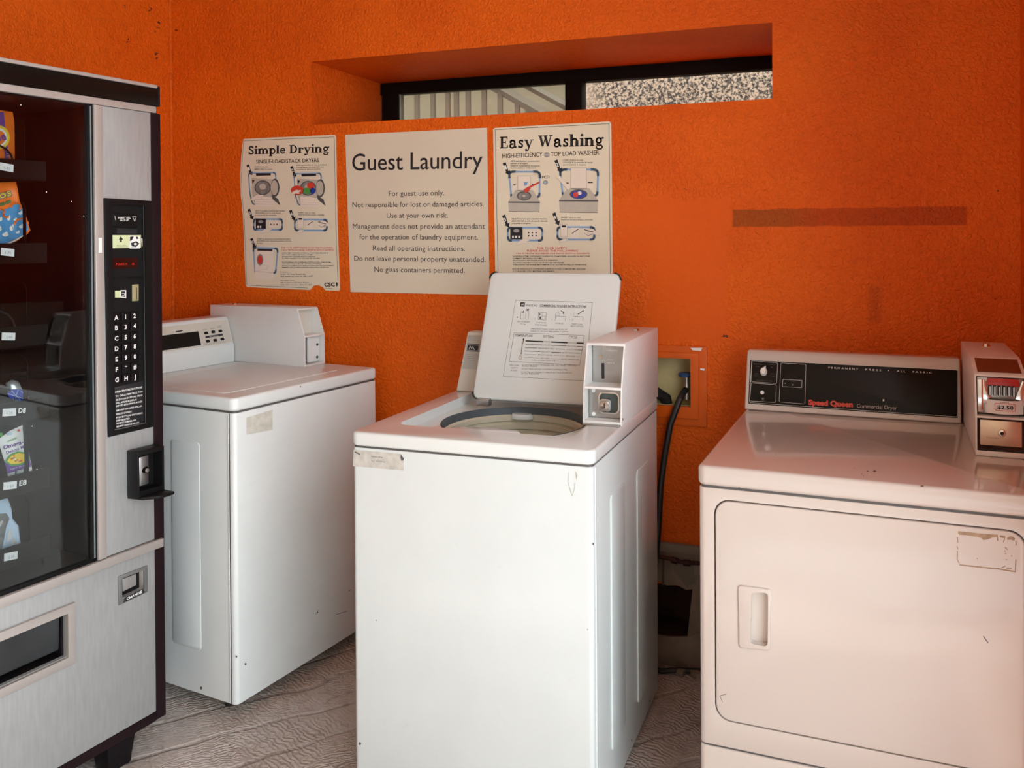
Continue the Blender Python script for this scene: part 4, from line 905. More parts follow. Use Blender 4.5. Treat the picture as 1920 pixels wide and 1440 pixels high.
pit = rrq(DF.pxs([(1409, 1109), (1441, 1110), (1440, 1211), (1407, 1205)]), .01)
door = MB().prism(DF, door_q, -.026, .001).build('door', M_ENAMD, dr, bevel=.003, seg=3, cuts=[MB().prism(DF, pit, -.014, .05)])
hb = MB().prism(DF, hq, 0, .0055).build('door_handle', M_ENAMD, door, bevel=.0035, seg=3, cuts=[MB().prism(DF, pit, -.01, .05)])
pr = Print(DF, .0014)
def S9(X, Y): return (1780+X/13.093, 980+Y/13.093)
pr.ppoly([S9(x, y) for x, y in ((210, 200), (450, 225), (800, 265), (1190, 290), (1190, 350), (1060, 360), (960, 400), (830, 425), (790, 370), (640, 340), (400, 300), (250, 290), (210, 260))], M_RESB)
pr.ppoly([S9(x, y) for x, y in ((1235, 305), (1370, 320), (1370, 390), (1330, 490), (1315, 470), (1340, 380), (1240, 350))], M_RESB)
pr.ppoly([S9(x, y) for x, y in ((1415, 370), (1480, 330), (1560, 335), (1610, 380), (1590, 440), (1510, 410), (1420, 420))], M_RESB)
for a, b, c, d in ((195, 360, 205, 480), (190, 580, 205, 640), (195, 700, 195, 870), (190, 890, 240, 985), (1630, 900, 1620, 1190), (1630, 450, 1640, 540), (1370, 600, 1420, 650), (1290, 1100, 1370, 1060), (1410, 1110, 1520, 1115), (1180, 360, 1185, 430)): pr.pline([S9(a, b), S9(c, d)], .0020, M_RESB)
pr.pline([S9(260, 1030), S9(700, 1080), S9(1200, 1130), S9(1620, 1200)], .0026, M_RESB)
for c in ((680, 880), (1380, 750), (1400, 900), (1530, 810), (1360, 690)): pr.pdisc(S9(*c), 1.1, M_RESB)
pr.build('sticker_residue', parent=door, label='brown outline of a torn off sticker')
pr = Print(DF, .0014); pr.pline([(1844, 1193), (1852, 1204)], .002, M_INKG); pr.pline([(1355, 1316), (1350, 1304), (1362, 1301)], .001, M_INKG)
pr.build('scratch', parent=door)
pr = Print(Plane(R, (0, 0, DT), (1, 0, 0), (0, 1, 0)), .0005)
for c in ((1627, 884, 2), (1640, 884, 3.2), (1616, 889, 1.2), (1602, 878, 1), (1454, 853, 1.2), (1781, 803, 1.6), (1619, 893, 1)): pr.pdisc(c[:2], c[2], M_DIRT, c[2]*.5)
pr.build('top_specks', parent=tp)
pr = Print(Plane(R, (0, 0, 0), (1, 0, 0), (0, 0, 1)), .0006)
for c in ((1386, 915, 2.2), (1447, 922, 1.2), (1729, 911, 3.5)): pr.pdisc(c[:2], c[2], M_DIRT, 1)
pr.build('chips', parent=tp)
# console
CO = Vector((0, .652, DT)); CT = Vector((0, .055, .165)).normalized()
CF = Plane(R, CO, (1, 0, 0), CT)
v0 = []
cp = [(.652, DT), (.705, 1.052), (.716, 1.064), (.77, 1.064), (.77, DT)]
CS = Plane(R, (0, 0, 0), (0, 1, 0), (0, 0, 1))
con = MB().prism(CS, cp, .0, .577).build('console', M_ENAMD, dr, bevel=.006, seg=3)
pq = rrq(CF.pxs([(1407, 675), (1796, 694), (1796, 784), (1403, 757)]), .004)
pn = MB().prism(CF, pq, 0, .002).build('control_panel', M_GLOSSB, con, bevel=.0006)
pr = Print(CF, .0026)
def S7(X, Y): return (1380+X/3.556, 630+Y/3.556)
pr.line(rrq(CF.pxs([S7(105, 162), S7(1475, 228), S7(1475, 540), S7(90, 445)]), .003), .0007, M_WHITE, True)
pr.line(rrq(CF.pxs([S7(108, 166), S7(278, 180), S7(272, 318), S7(100, 306)]), .004), .0007, M_WHITE, True)
pr.line(rrq(CF.pxs([S7(102, 314), S7(270, 326), S7(266, 444), S7(92, 434)]), .004), .0007, M_WHITE, True)
pr.line(rrq(CF.pxs([S7(300, 180), S7(467, 190), S7(460, 455), S7(288, 440)]), .004), .0007, M_WHITE, True)
pr.line(rrq(CF.pxs([S7(314, 290), S7(441, 297), S7(438, 345), S7(310, 338)]), .001), .0007, M_WHITE, True)
pr.ptext('+', S7(324, 320), S7(335, 321), 2.4, M_WHITE); pr.ptext('START', S7(362, 305), S7(398, 307), 2, M_INKG); pr.ptext('I', S7(380, 332), S7(383, 332), 3.6, M_WHITE)
for t_, x0, x1, y_ in (('NORMAL', 120, 178, 190), ('PERM PRESS', 212, 262, 192), ('HIGH', 130, 155, 206), ('MED', 230, 248, 212), ('LOW', 124, 145, 255), ('DELICATE', 120, 152, 268), ('FLUFF', 232, 255, 256), ('NO HEAT', 226, 262, 270), ('TEMPERATURE', 135, 240, 302)): pr.ptext(t_, S7(x0, y_), S7(x1, y_+3), 2.1, M_INKG, res=1)
pr.pdisc(S7(180, 420), 2.4, M_INKG); pr.pline([S7(165, 432), S7(192, 434)], .0006, M_INKG)
pr.ptext('P E R M A N E N T', S7(617, 217), S7(815, 228), 3.4, M_WHITE); pr.ptext('P R E S S', S7(862, 230), S7(968, 236), 3.4, M_WHITE); pr.pdisc(S7(1016, 231), 1, M_WHITE); pr.ptext('A L L', S7(1072, 240), S7(1130, 243), 3.4, M_WHITE); pr.ptext('F A B R I C', S7(1178, 245), S7(1305, 252), 3.4, M_WHITE)
pr.ptext('Speed Queen', S7(483, 458), S7(780, 474), 9.6, M_REDI, bold=.055, res=3); pr.ptext('Commercial Dryer', S7(806, 478), S7(1074, 494), 7.6, mat('grey_print_light', (.42, .38, .36), .5), res=3)
pr.ppoly([S7(978, 425), S7(988, 420), S7(990, 432), S7(980, 437)], M_WHITE)
pr.build('lettering', parent=pn)
c = CF.px(*S7(185, 238))
kb = MB().lathe([(0, .013), (.009, .012), (.011, .002), (.013, 0)], (0, 0, 0), 20).build('dial_knob', M_WHITE, pn)
kn = Matrix((CF.S, CF.T, CF.N)).transposed().to_4x4(); kb.matrix_local = Matrix.Translation(CF.at(c[0], c[1], .002)) @ kn @ Matrix.Diagonal((.8, 1, 1, 1))
MB().prism(CF, [(c[0]-.004, c[1]+.006), (c[0]+.006, c[1]+.017), (c[0]+.007, c[1]+.004)], .002, .012).build('dial_pointer', M_WHITE, pn, bevel=.001)
c = CF.px(*S7(176, 378)); q = MB(); q.prism(CF, [(c[0]+.0055*math.cos(i*PI/8), c[1]+.0055*math.sin(i*PI/8)) for i in range(16)], 0, .006); q.build('push_button', M_WHITE, pn, bevel=.001)
# coin box with coin slide
W = .108; L = Matrix.Translation((.583, .305, DT+.0005))
cb = coin_box(dr, L, W, [(0, 0), (.004, .088), (.03, .182), (.036, .186), (.135, .209), (.142, .210), (.452, .210), (.452, 0)], (.090, .178), (.012, .086), .060, .020, M_SHELL)
TP_ = Plane(R @ L, (0, .036, .186), (1, 0, 0), (0, .099, .023))
MB().prism(TP_, [(.008, .004), (.100, .004), (.100, .092), (.008, .092)], 0, .0015).build('top_window', mat('dark_brown_plate', (.16, .06, .035), .25, metal=.3), cb)
CPl = Plane(R @ L, (0, .028, 0), (1, 0, 0), (0, 0, 1))
MB().box(.006, W-.006, .030, .056, .092, .176).build('slide_body', M_STEEL, cb, bevel=.002)
MB().prism(CPl, [(.006, .096), (.018, .096), (.018, .172), (.006, .172)], .001, .006).build('slide_rail', M_CHROME, cb, bevel=.001)
MB().prism(CPl, [(.024, .160), (.094, .160), (.091, .176), (.027, .176)], .0, .010).build('slide_grip', mat('red_plastic', (.45, .02, .02), .3), cb, bevel=.002, label='red coin slide bar')
for k in range(6): MB().prism(CPl, rr(.029+k*.0098, .136, .0355+k*.0098, .160, .002), 0, .008).build('coin_slot', M_INK, cb); MB().prism(CPl, rr(.0305+k*.0098, .137, .034+k*.0098, .158, .001), .008, .0105).build('coin', M_STEEL, cb)
for s_ in (-1, 1): MB().prism(CPl, [(.060+s_*.038, .172), (.060+s_*.045, .172), (.060+s_*.045, .115), (.060+s_*.020, .118)], .001, .005).build('side_guard', M_CHROME, cb, bevel=.001)
tg = MB()
n_ = 10; P = []
for i in range(n_+1):
    a = (-.5+i/n_)*1.1; P.append((.062+.066*math.sin(a)/math.sin(.55)*.60, .026-.018*(math.cos(a)-math.cos(.55))/(1-math.cos(.55))))
vs = [(x, y, .096) for x, y in P] + [(x, y, .1275) for x, y in P]; tg.add(vs, [(i, i+1, n_+2+i, n_+1+i) for i in range(n_)])
tg.build('price_band', M_TAG, cb, label='curved silver band with the price')
pr = Print(Plane(R @ L, (0, .0076, 0), (1, 0, 0), (0, 0, 1)), .0004)
pr.text('$2.50', (.046, .1085), (.079, .1085), .0085, M_INK, bold=.03); pr.line(rr(.041, .105, .083, .121, .003), .0011, M_REDI, True); pr.text('PRICE', (.052, .1225), (.07, .1225), .0025, M_INK)
pr.build('price_print', parent=cb)
LPp = Plane(R @ L, (0, .010, 0), (1, 0, 0), (0, 0, 1))
MB().box(.005, W-.005, .012, .019, .013, .085).build('lock_surround', M_DKRED, cb)
MB().box(.010, W-.012, .004, .013, .024, .082).build('lock_plate', M_BRASS, cb, bevel=.0012)
MB().lathe([(0, -.004), (.0075, -.003), (.009, 0), (.009, .006)], (.055, .004, .054), 20, 'y').build('lock_cylinder', M_CHROME, cb)
MB().lathe([(0, -.0046), (.004, -.004), (.0045, 0)], (.055, .004, .054), 12, 'y').build('keyhole', M_INK, cb)
Print(Plane(R @ L, (0, .004, 0), (1, 0, 0), (0, 0, 1)), .0006).text('MASTER', (.024, .040), (.05, .040), .0035, M_RESB).build('print', parent=cb)
MB().box(.002, W-.002, -.002, .012, 0, .012).build('front_sill', M_SHELL, cb, bevel=.001)
q = MB(); q.lathe([(0, .008), (.007, .007), (.011, 0)], (.055, .36, .210), 16); q.build('top_lock', M_CHROME, cb)

# ================================================================== VENDING MACHINE
V = frame(-1.8005, -.9198, -.1264)
vm = thing('vending_machine', 'black and silver snack vending machine at the far left of the room', 'vending machine', V)
vm['label'] = 'black and silver snack vending machine at the far left of the room'
F = Plane(V, (0, 0, 0), (0, 1, 0), (0, 0, 1)); VL = -.935; DPT = -.64
cabx = MB().box(DPT, -.012, VL, .008, .098, 1.822)
cabx = cabx.build('cabinet', M_BLKP, vm, bevel=.003, cuts=[MB().box(-.60, .1, VL+.02, -.197, .60, 1.742), MB().box(-.35, .1, VL+.06, -.28, .385, .50)])
cabx['label'] = 'black painted cabinet'
def vb_(name, m, b0, b1, z0, z1, a0=-.012, a1=0, bev=.0015, par=None, **k): return MB().box(a0, a1, b0, b1, z0, z1).build(name, m, par or vm, bevel=bev, **k)
vb_('header', M_GLOSSB, VL, .0, 1.767, 1.815)
vb_('top_trim', M_TRIM, VL, -.002, 1.8155, 1.8245, a1=.004)
vb_('header_trim', M_TRIM, VL, -.006, 1.748, 1.7655, a1=.003)
vb_('right_edge', M_EDGE, -.0215, .008, .100, 1.747, a1=.001)
vb_('header_end', M_EDGE, .001, .008, 1.767, 1.822, a1=.001)
vb_('bottom_edge', M_EDGE, VL, -.022, .098, .123, a1=.001)
vb_('vertical_trim', M_TRIM, -.190, -.167, .592, 1.747, a1=.005)
vb_('trim_tag', M_TAG, -.182, -.173, 1.372, 1.41, a0=.005, a1=.0056, bev=0)
vb_('upper_panel', M_ALU, -.1665, -.022, .592, 1.747, a1=.0, cuts=[MB().box(-.3, .05, -.150, -.040, .912, 1.498)])
lo = vb_('lower_panel', M_ALU, VL, -.022, .124, .566, cuts=[MB().box(-.3, .05, VL+.08, -.274, .385, .492), MB().box(-.3, .05, -.127, -.054, .470, .524)])
vb_('middle_trim', M_TRIM, VL, -.001, .567, .590, a1=.010)
# delivery bin
mb = MB().prism(F, [(VL+.06, .362), (-.255, .362), (-.255, .512), (VL+.06, .512)], 0, .010)
mb.build('bin_frame', M_TRIM, vm, bevel=.002, cuts=[MB().prism(F, [(VL+.075, .384), (-.276, .384), (-.276, .492), (VL+.075, .492)], -.05, .05)])
fl = MB().add([(-.012, VL+.08, .488), (-.012, -.282, .488), (-.022, VL+.08, .398), (-.022, -.278, .398), (-.05, VL+.08, .386), (-.05, -.275, .386), (-.034, VL+.08, .488), (-.034, -.282, .488)], [(0, 1, 3, 2), (2, 3, 5, 4), (4, 5, 7, 6), (6, 7, 1, 0), (0, 2, 4, 6), (1, 3, 5, 7)])
fl.build('bin_flap', mat('flap_black', (.03, .032, .034), .5, var=.3, vscale=10), vm, bevel=.004)
MB().box(-.09, -.06, VL+.07, -.27, .38, .50).build('bin_back', M_BLACK, vm)
# change cup
mb = MB().prism(F, [(-.134, .455), (-.047, .459), (-.047, .531), (-.134, .531)], 0, .004)
mb.build('change_cup_bezel', mat('dark_bezel', (.20, .20, .20), .4, metal=.4), vm, bevel=.0015, cuts=[MB().prism(F, rrq([(-.124, .466), (-.058, .469), (-.058, .522), (-.124, .522)], .006), -.05, .05)])
MB().add([(-.001, -.126, .465), (-.001, -.055, .468), (-.001, -.055, .523), (-.001, -.126, .523), (-.030, -.112, .482), (-.030, -.072, .482), (-.030, -.072, .515), (-.030, -.112, .515)], [(0, 1, 5, 4), (1, 2, 6, 5), (2, 3, 7, 6), (3, 0, 4, 7), (4, 5, 6, 7)]).build('change_cup', M_STEEL, vm)
MB().prism(F, [(-.112, .480), (-.070, .483), (-.070, .514), (-.112, .514)], -.016, -.011).build('cup_flap', mat('cup_flap_grey', (.34, .32, .31), .35, metal=.3), vm, bevel=.002)
pr = Print(F, .0045); pr.poly([(-.122, .458), (-.056, .4615), (-.064, .4735), (-.116, .4705)], M_INK); pr.lay(.0049).text('CHANGE', (-.112, .4615), (-.066, .4640), .0066, M_WHITE, bold=.03); pr.build('change_lettering', parent=vm)
# keypad column
kp = MB().prism(F, F.pxs([(193, 371), (284, 377), (287, 800), (201, 820)]), 0, .004).build('keypad_panel', M_BLACK, vm, bevel=.002, cuts=[MB().prism(F, [(-.142, .912), (-.046, .912), (-.046, 1.496), (-.142, 1.496)], -.05, .05)])
MB().box(-.0135, -.010, -.150, -.038, .905, 1.504).build('recess_plate', mat('recess_black', (.010, .0095, .010), .5, var=.15, spec=.15), kp)
RPp = Plane(V, (-.010, 0, 0), (0, 1, 0), (0, 0, 1))
mbx = MB().prism(RPp, [(-.138, 1.440), (-.064, 1.436), (-.064, 1.470), (-.138, 1.474)], 0, .007).build('bill_sign', M_BLACK, kp, bevel=.001)
pr = Print(RPp, .0074)
P4 = lambda X, Y: (180+X/2.767, 340+Y/2.767)
pr.ptext('INSERT BILL', P4(105, 194), P4(170, 193), 3.4, M_WHITE, bold=.02); pr.ptext('FACE UP', P4(114, 207), P4(160, 206), 3.2, M_WHITE, bold=.02)
pr.pline([P4(180, 184), P4(200, 184), P4(191, 208)], .001, M_WHITE, True); pr.pline([P4(88, 180), P4(91, 200)], .001, M_WHITE)
pr.build('bill_lettering', parent=kp)
MB().prism(RPp, RPp.pxs([(219, 428), (257, 430), (257, 439), (219, 438)]), -.001, .0005).build('bill_slot', M_INK, kp)
MB().prism(RPp, [(-.140, 1.383), (-.054, 1.383), (-.054, 1.417), (-.140, 1.417)], 0, .009).build('bill_label', M_YEL, kp, bevel=.0008, label='pale green bill guide label')
pr = Print(RPp, .0095)
pr.ppoly([(222, 443), (226.5, 449.5), (223.8, 449.5), (223.8, 454), (220.6, 454), (220.6, 449.5), (218, 449.5)], M_INK)
pr.ptext('BEST BILL', P4(96, 334), P4(146, 334), 1.6, M_INKG, res=1); pr.ptext('POSITION', P4(96, 342), P4(150, 342), 1.6, M_INKG, res=1)
pr.ppoly([(238, 442), (258, 443), (258, 466), (238, 466)], M_WHITE); pr.lay(.0099)
pr.ppoly([(239, 444), (246, 443), (243, 450), (239, 452)], M_INK); pr.ppoly([(240, 456), (251, 452), (257, 457), (250, 463), (243, 462)], M_INK); pr.ppoly([(250, 444), (254, 444), (255, 448), (251, 448)], M_INK)
pr.lay(.0102); pr.pdisc((249, 457.5), 3, M_WHITE, 2); pr.pline([(241, 464), (256, 465)], .0012, M_INKG); pr.build('bill_print', parent=kp)
MB().prism(RPp, RPp.pxs([(262, 446), (270, 446), (272, 462), (263, 463)]), .002, .007).build('feeder_lip', M_CHROME, kp, bevel=.002)
MB().prism(RPp, [(-.138, 1.329), (-.060, 1.329), (-.060, 1.357), (-.138, 1.357)], 0, .002).build('display', M_LED, kp)
Print(RPp, .0024).ptext('MAKE A', (217, 498), (238, 497), 5, M_LEDT, res=1).ptext('S', (246, 497), (251, 497), 5, M_LEDT, res=1).build('display_digits', parent=kp)
MB().prism(RPp, RPp.pxs([(213, 520), (268, 519), (268, 522), (213, 523)]), 0, .003).build('divider', M_BLACK, kp, bevel=.0006)
MB().prism(RPp, RPp.pxs([(247, 534), (259, 533), (259, 564), (247, 565)]), 0, .003).build('coin_slot_plate', mat('brass_yellow', (.50, .48, .28), .35, metal=.5), kp, bevel=.0008)
pr = Print(RPp, .0034); pr.pline([(254.5, 540), (254.5, 561)], .0022, M_INK); pr.ppoly([(214, 545), (224, 545), (224, 558), (214, 558)], M_YEL); pr.ppoly([(224, 544), (235, 544), (235, 559), (224, 558)], M_WHITE); pr.lay(.0037); pr.ppoly([(225.5, 546), (233, 546), (233, 557), (225.5, 556)], M_INK); pr.lay(.004).pline([(227, 550), (231.5, 550), (231.5, 554), (227, 554)], .0012, M_WHITE); pr.build('coin_print', parent=kp)
keys = ['A12', 'B34', 'C56', 'D78', 'E90', 'F*#', 'GHJ']
for r_i, row in enumerate(keys):
    for c_i, ch in enumerate(row):
        zc = 1.203-r_i*.027; bc = -.127+c_i*.0268
        MB().prism(RPp, rr(bc-.0115, zc-.0112, bc+.0115, zc+.0112, .002, 2), 0, .007).build('key', M_BLKP, kp, bevel=.0012)
        gw = (glyphs(ch, .03)[3]-glyphs(ch, .03)[2])*.0118/CAP*.95
        Print(RPp, .0074).text(ch, (bc-.0015-gw/2, zc-.0058), (bc-.0015+gw/2, zc-.0058), .0118, M_WHITE, bold=.03).build('key_lettering', parent=kp)
MB().prism(RPp, RPp.pxs([(214, 726), (268, 714), (271, 789), (217, 803)]), 0, .002).build('instruction_plate', M_INK, kp, bevel=.0005)
pr = Print(RPp, .0024)
for k, (t_, a0, a1) in enumerate([('OPERATING INSTRUCTIONS', 95, 236), ('TO CHECK ITEMS PRICE, PUSH', 100, 238), ('SELECTION BUTTONS. PRICE', 100, 238), ('WILL APPEAR IN DISPLAY.', 100, 210), ('DEPOSIT APPROPRIATE MONEY.', 101, 238), ('AMOUNT DEPOSITED WILL AP-', 101, 236), ('PEAR IN DISPLAY.', 101, 184), ('PUSH BUTTONS MATCHING', 102, 238), ('ITEM SELECTED.', 102, 174), ('RECEIVE ITEM BELOW.', 104, 206), ('RECEIVE CHANGE BELOW.', 104, 222)]):
    yb = 1099+[0, 19, 38, 55, 70, 93, 112, 130, 146, 160, 176][k]; sl_ = -.22
    if k == 0: yb = 1097
    pr.ptext(t_, P4(a0, yb+2), P4(a1, yb+2+(a1-a0)*sl_*.85), 3.3 if k else 3.8, M_WHITE, bold=.02, res=1)
pr.build('instruction_lettering', parent=kp)
# lock housing
lk = MB().box(.0, .042, -.105, -.022, .728, .852).build('lock_housing', M_BLACK, vm, bevel=.003, cuts=[MB().box(.008, .10, -.099, -.030, .746, .840)])
MB().prism(Plane(V, (0, 0, .728), (1, 0, 0), (0, 1, 0)), [(.002, -.105), (.05, -.098), (.078, -.072), (.084, -.045), (.080, -.022), (.002, -.022)], -.003, .005).build('lower_lip', M_BLACK, lk, bevel=.002)
F2 = Plane(V, (0, 0, .0), (1, 0, 0), (0, 1, 0))
MB().prism(F2, [(.008, -.094), (.020, -.096), (.026, -.088), (.028, -.076), (.026, -.062), (.020, -.054), (.008, -.054)], .756, .832).build('lock_face', M_STEEL, lk, bevel=.0015, label='steel lock handle')
MB().lathe([(0, .010), (.006, .009), (.009, .004), (.011, 0)], (.026, -.070, .795), 16, 'x').build('lock_button', M_CHROME, lk)
# glass and gasket
vb_('gasket', M_BLACK, -.2045, -.190, .592, 1.747, a0=-.014, a1=-.001, bev=.001)
vb_('gasket', M_BLACK, VL, -.190, .590, .600, a0=-.014, a1=-.001, bev=.001)
vb_('glass_edge', mat('gasket_grey', (.18, .22, .24), .3, var=.05), -.1985, -.1955, .60, 1.742, a0=-.001, a1=.0005, bev=0)
MB().box(-.009, -.006, VL+.01, -.192, .596, 1.746).build('display_glass', M_GLASS, vm)
# legs
for a_, b_ in ((-.07, -.10), (-.07, -.84), (-.55, -.10), (-.55, -.84)):
    lg = MB(); lg.add([(a_-.026, b_-.032, .0), (a_+.026, b_-.032, 0), (a_+.026, b_+.032, 0), (a_-.026, b_+.032, 0), (a_-.036, b_-.045, .098), (a_+.036, b_-.045, .098), (a_+.036, b_+.045, .098), (a_-.036, b_+.045, .098)], [(0, 1, 2, 3), (4, 5, 6, 7), (0, 1, 5, 4), (1, 2, 6, 5), (2, 3, 7, 6), (3, 0, 4, 7)])
    lg.build('leg', M_BLKP, vm, bevel=.003)
ll = D.lights.new('tube_lamp', 'AREA'); ll.shape = 'RECTANGLE'; ll.size = .02; ll.size_y = 1.05; ll.energy = .4; ll.color = (1, .97, .9)
lo_ = D.objects.new('tube_lamp', ll); COL.objects.link(lo_); lo_.parent = vm
lo_.matrix_local = Matrix.Translation((-.022, -.203, 1.17)) @ Matrix(((0, 0, .55, 0), (1, 0, 0, 0), (0, 0, 0, 0), (0, 0, 0, 1)))
_z = Vector((.45, .89, 0)).normalized(); _y = Vector((0, 0, 1)); _x = _y.cross(_z)
lo_.matrix_local = Matrix.Translation((-.020, -.203, 1.17)) @ Matrix((_x, _y, _z)).transposed().to_4x4()
# trays
TRZ = [1.555, 1.352, 1.150, .968, .792, .622]
COLS = [-.358-k*.105 for k in range(6)]
for ti, z in enumerate(TRZ):
    tr = MB().box(-.56, -.078, VL+.03, -.262, z-.004, z); tr.box(-.086, -.078, VL+.03, -.262, z-.004, z+.046)
    tr = tr.build('tray', M_TRAY, vm, bevel=.001)
    for k, cb_ in enumerate(COLS):
        MB().prism(Plane(V, (0, cb_+.054, 0), (1, 0, 0), (0, 0, 1)), rr(-.55, z+.0, -.095, z+.150, .02, 3), -.001, .001).build('divider', M_TRAY, tr)
        r_ = .034; N = 5; P = [(-.105-.42*i/(N*14), cb_+r_*math.cos(2*PI*i/14-.6), z+.05+r_*math.sin(2*PI*i/14-.6)) for i in range(N*14+1)]
        MB().tube(P, .0024, 4).build('coil', M_COIL, tr)
        x = cb_-.002; TPl = Plane(V, (-.078, 0, 0), (0, 1, 0), (0, 0, 1))
        tgb = MB().prism(TPl, [(x-.016, z+.018), (x+.0155, z+.014), (x+.0165, z+.032), (x-.015, z+.036)], 0, .0012).build('price_tag', M_TAG, tr)
        if k == 0:
            pr = Print(TPl, .0016)
            pr.text(['1.50', '1.75', '2.00', '1.25', '1.50', '2.25'][ti], (x-.006, z+.021), (x+.008, z+.020), .006, M_INKG, res=1)
            if ti in (3, 4): pr.text(['D8', 'E8'][ti-3], (x+.021, z+.019), (x+.039, z+.017), .0125, M_WHITE, bold=.03)
            pr.build('tag_print', parent=tr)
# products on their spirals
def pillow(name, px_, a, m, label, cat='package', thick=.03, group='packages on display in the vending machine'):
    pl = Plane(V, (a, 0, 0), (0, 1, 0), (0, 0, 1)); pts = pl.pxs(px_)
    if area(pts) < 0: pts = pts[::-1]
    n = len(pts); c = (sum(p[0] for p in pts)/n, sum(p[1] for p in pts)/n); mb = MB(); mb.mat(m)
    lv = [(1, 0), (.93, .35), (.8, .7), (.55, .92), (.25, 1)]
    vs = [];
    for s_, h in lv: vs += [pl.at(c[0]+(p[0]-c[0])*s_, c[1]+(p[1]-c[1])*s_, thick*.5*h) for p in pts]
    vs.append(pl.at(c[0], c[1], thick*.5)); top_i = len(vs)-1
    for s_, h in lv[1:]: vs += [pl.at(c[0]+(p[0]-c[0])*s_, c[1]+(p[1]-c[1])*s_, -thick*.5*h) for p in pts]
    vs.append(pl.at(c[0], c[1], -thick*.5)); f = []
    for k in range(len(lv)-1): f += [(k*n+i, k*n+(i+1) % n, (k+1)*n+(i+1) % n, (k+1)*n+i) for i in range(n)]
    f += [((len(lv)-1)*n+i, (len(lv)-1)*n+(i+1) % n, top_i) for i in range(n)]
    off = top_i+1; f += [(i, (i+1) % n, off+(i+1) % n, off+i) for i in range(n)]
    for k in range(len(lv)-2): f += [(off+k*n+i, off+k*n+(i+1) % n, off+(k+1)*n+(i+1) % n, off+(k+1)*n+i) for i in range(n)]
    f += [(off+(len(lv)-2)*n+i, off+(len(lv)-2)*n+(i+1) % n, len(vs)-1) for i in range(n)]
    mb.add(vs, f)
    root = thing(name, label, cat, V, group); mb.build('bag', m, root, ang=60); return root
# 1 box
PA = -.135
pl1 = Plane(V, (PA, 0, 0), (0, 1, 0), (0, 0, 1))
bx = thing('detergent_box', 'orange and purple detergent box with a yellow bullseye on the top tray', 'box', V, 'packages on display in the vending machine')
e0, e1 = pl1.px(24, 210), pl1.px(40, 299)
quad = [(e0[0]-.10, e0[1]+.002), e0, e1, (e1[0]-.10, e1[1]-.004)]
MB().prism(pl1, quad, -.045, 0).build('carton', M_ORG, bx, bevel=.001)
pr = Print(pl1, .0005)
pr.ppoly([(-25, 210), (7, 210), (17, 297), (8, 298), (-20, 300)], M_PPUR); pr.lay(.0008)
pr.ppoly([(-20, 282), (8, 276), (9, 299), (-15, 300)], M_ORG)
pr.lay(.0011).pdisc((-4, 258), 22, M_PYEL, 23, 28); pr.lay(.0014).pdisc((-5, 258), 18, M_WHITE, 18, 28); pr.lay(.0017).pdisc((-5, 258), 15, M_ORG, 14, 24)
pr.lay(.002).ptext('Tide', (-26, 268), (12, 262), 16, M_PPUR, bold=.03)
for k in range(4): pr.pline([(10+k*.4, 279+k*4.5), (15+k*.4, 279+k*4.5)], .001, M_WHITE)
pr.pline([(24, 240), (36, 292)], .0008, M_RESB)
pr.build('print', parent=bx)
# 2 snack bag
b2 = pillow('snack_bag', [(-30, 343), (0, 342), (30, 341), (33, 355), (36, 375), (42, 388), (50, 408), (57, 432), (48, 443), (30, 453), (8, 463), (-12, 470), (-28, 455)], -.118, M_ORG, 'orange and blue corn snack bag with white swirls on the second tray', thick=.022)
pl2 = Plane(V, (-.106, 0, 0), (0, 1, 0), (0, 0, 1)); pr = Print(pl2, .0)
pr.ppoly([(-20, 400), (-2, 394), (12, 392), (26, 384), (37, 381), (44, 395), (54, 430), (46, 439), (28, 449), (8, 458), (-12, 464), (-22, 445)], M_PBLUE)
pr.lay(.0003)
for p in [(-2, 430, 5, 4), (10, 440, 6, 3.5), (22, 428, 4, 5), (38, 400, 4, 2.5), (40, 425, 5, 3), (16, 410, 3, 4), (0, 412, 4, 3), (33, 436, 4, 2), (-12, 445, 5, 4), (28, 412, 3, 2), (45, 410, 2.5, 3)]:
    pr.pdisc(p[:2], p[2], M_WHITE, p[3], 9)
    pr.pdisc((p[0]+2, p[1]-2), p[2]*.5, M_WHITE, p[3]*1.2, 7)
pr.lay(.0006)
for c, r_, a0, a1 in (((40, 422), 13, -170, -20), ((30, 388), 9, -180, 30), ((12, 402), 6, 60, 200), ((0, 400), 9, -160, -20)):
    pr.pline([(c[0]+r_*math.cos(math.radians(a0+(a1-a0)*i/8)), c[1]+r_*.9*math.sin(math.radians(a0+(a1-a0)*i/8))) for i in range(9)], .0045, M_ORG)
pr.pline([(-18, 458), (10, 459), (30, 450), (46, 440)], .003, M_SKIN)
pr.lay(.0008); 
for t_, m_, b_ in (('tos', M_INK, .085), ('tos', M_WHITE, .055), ('tos', M_INK, .04), ('tos', M_PYEL, .0)):
    pr.ptext(t_, (-9-b_*30, 376), (21+b_*30, 366), 14, m_, bold=b_); pr.d += .0003
pr.ptext('MINIS', (-4, 388), (21, 379), 5, M_INK, bold=.08); pr.d += .0002; pr.ptext('MINIS', (-4, 388), (21, 379), 4.6, M_GREEN, bold=.02)
pr.build('print', parent=b2)
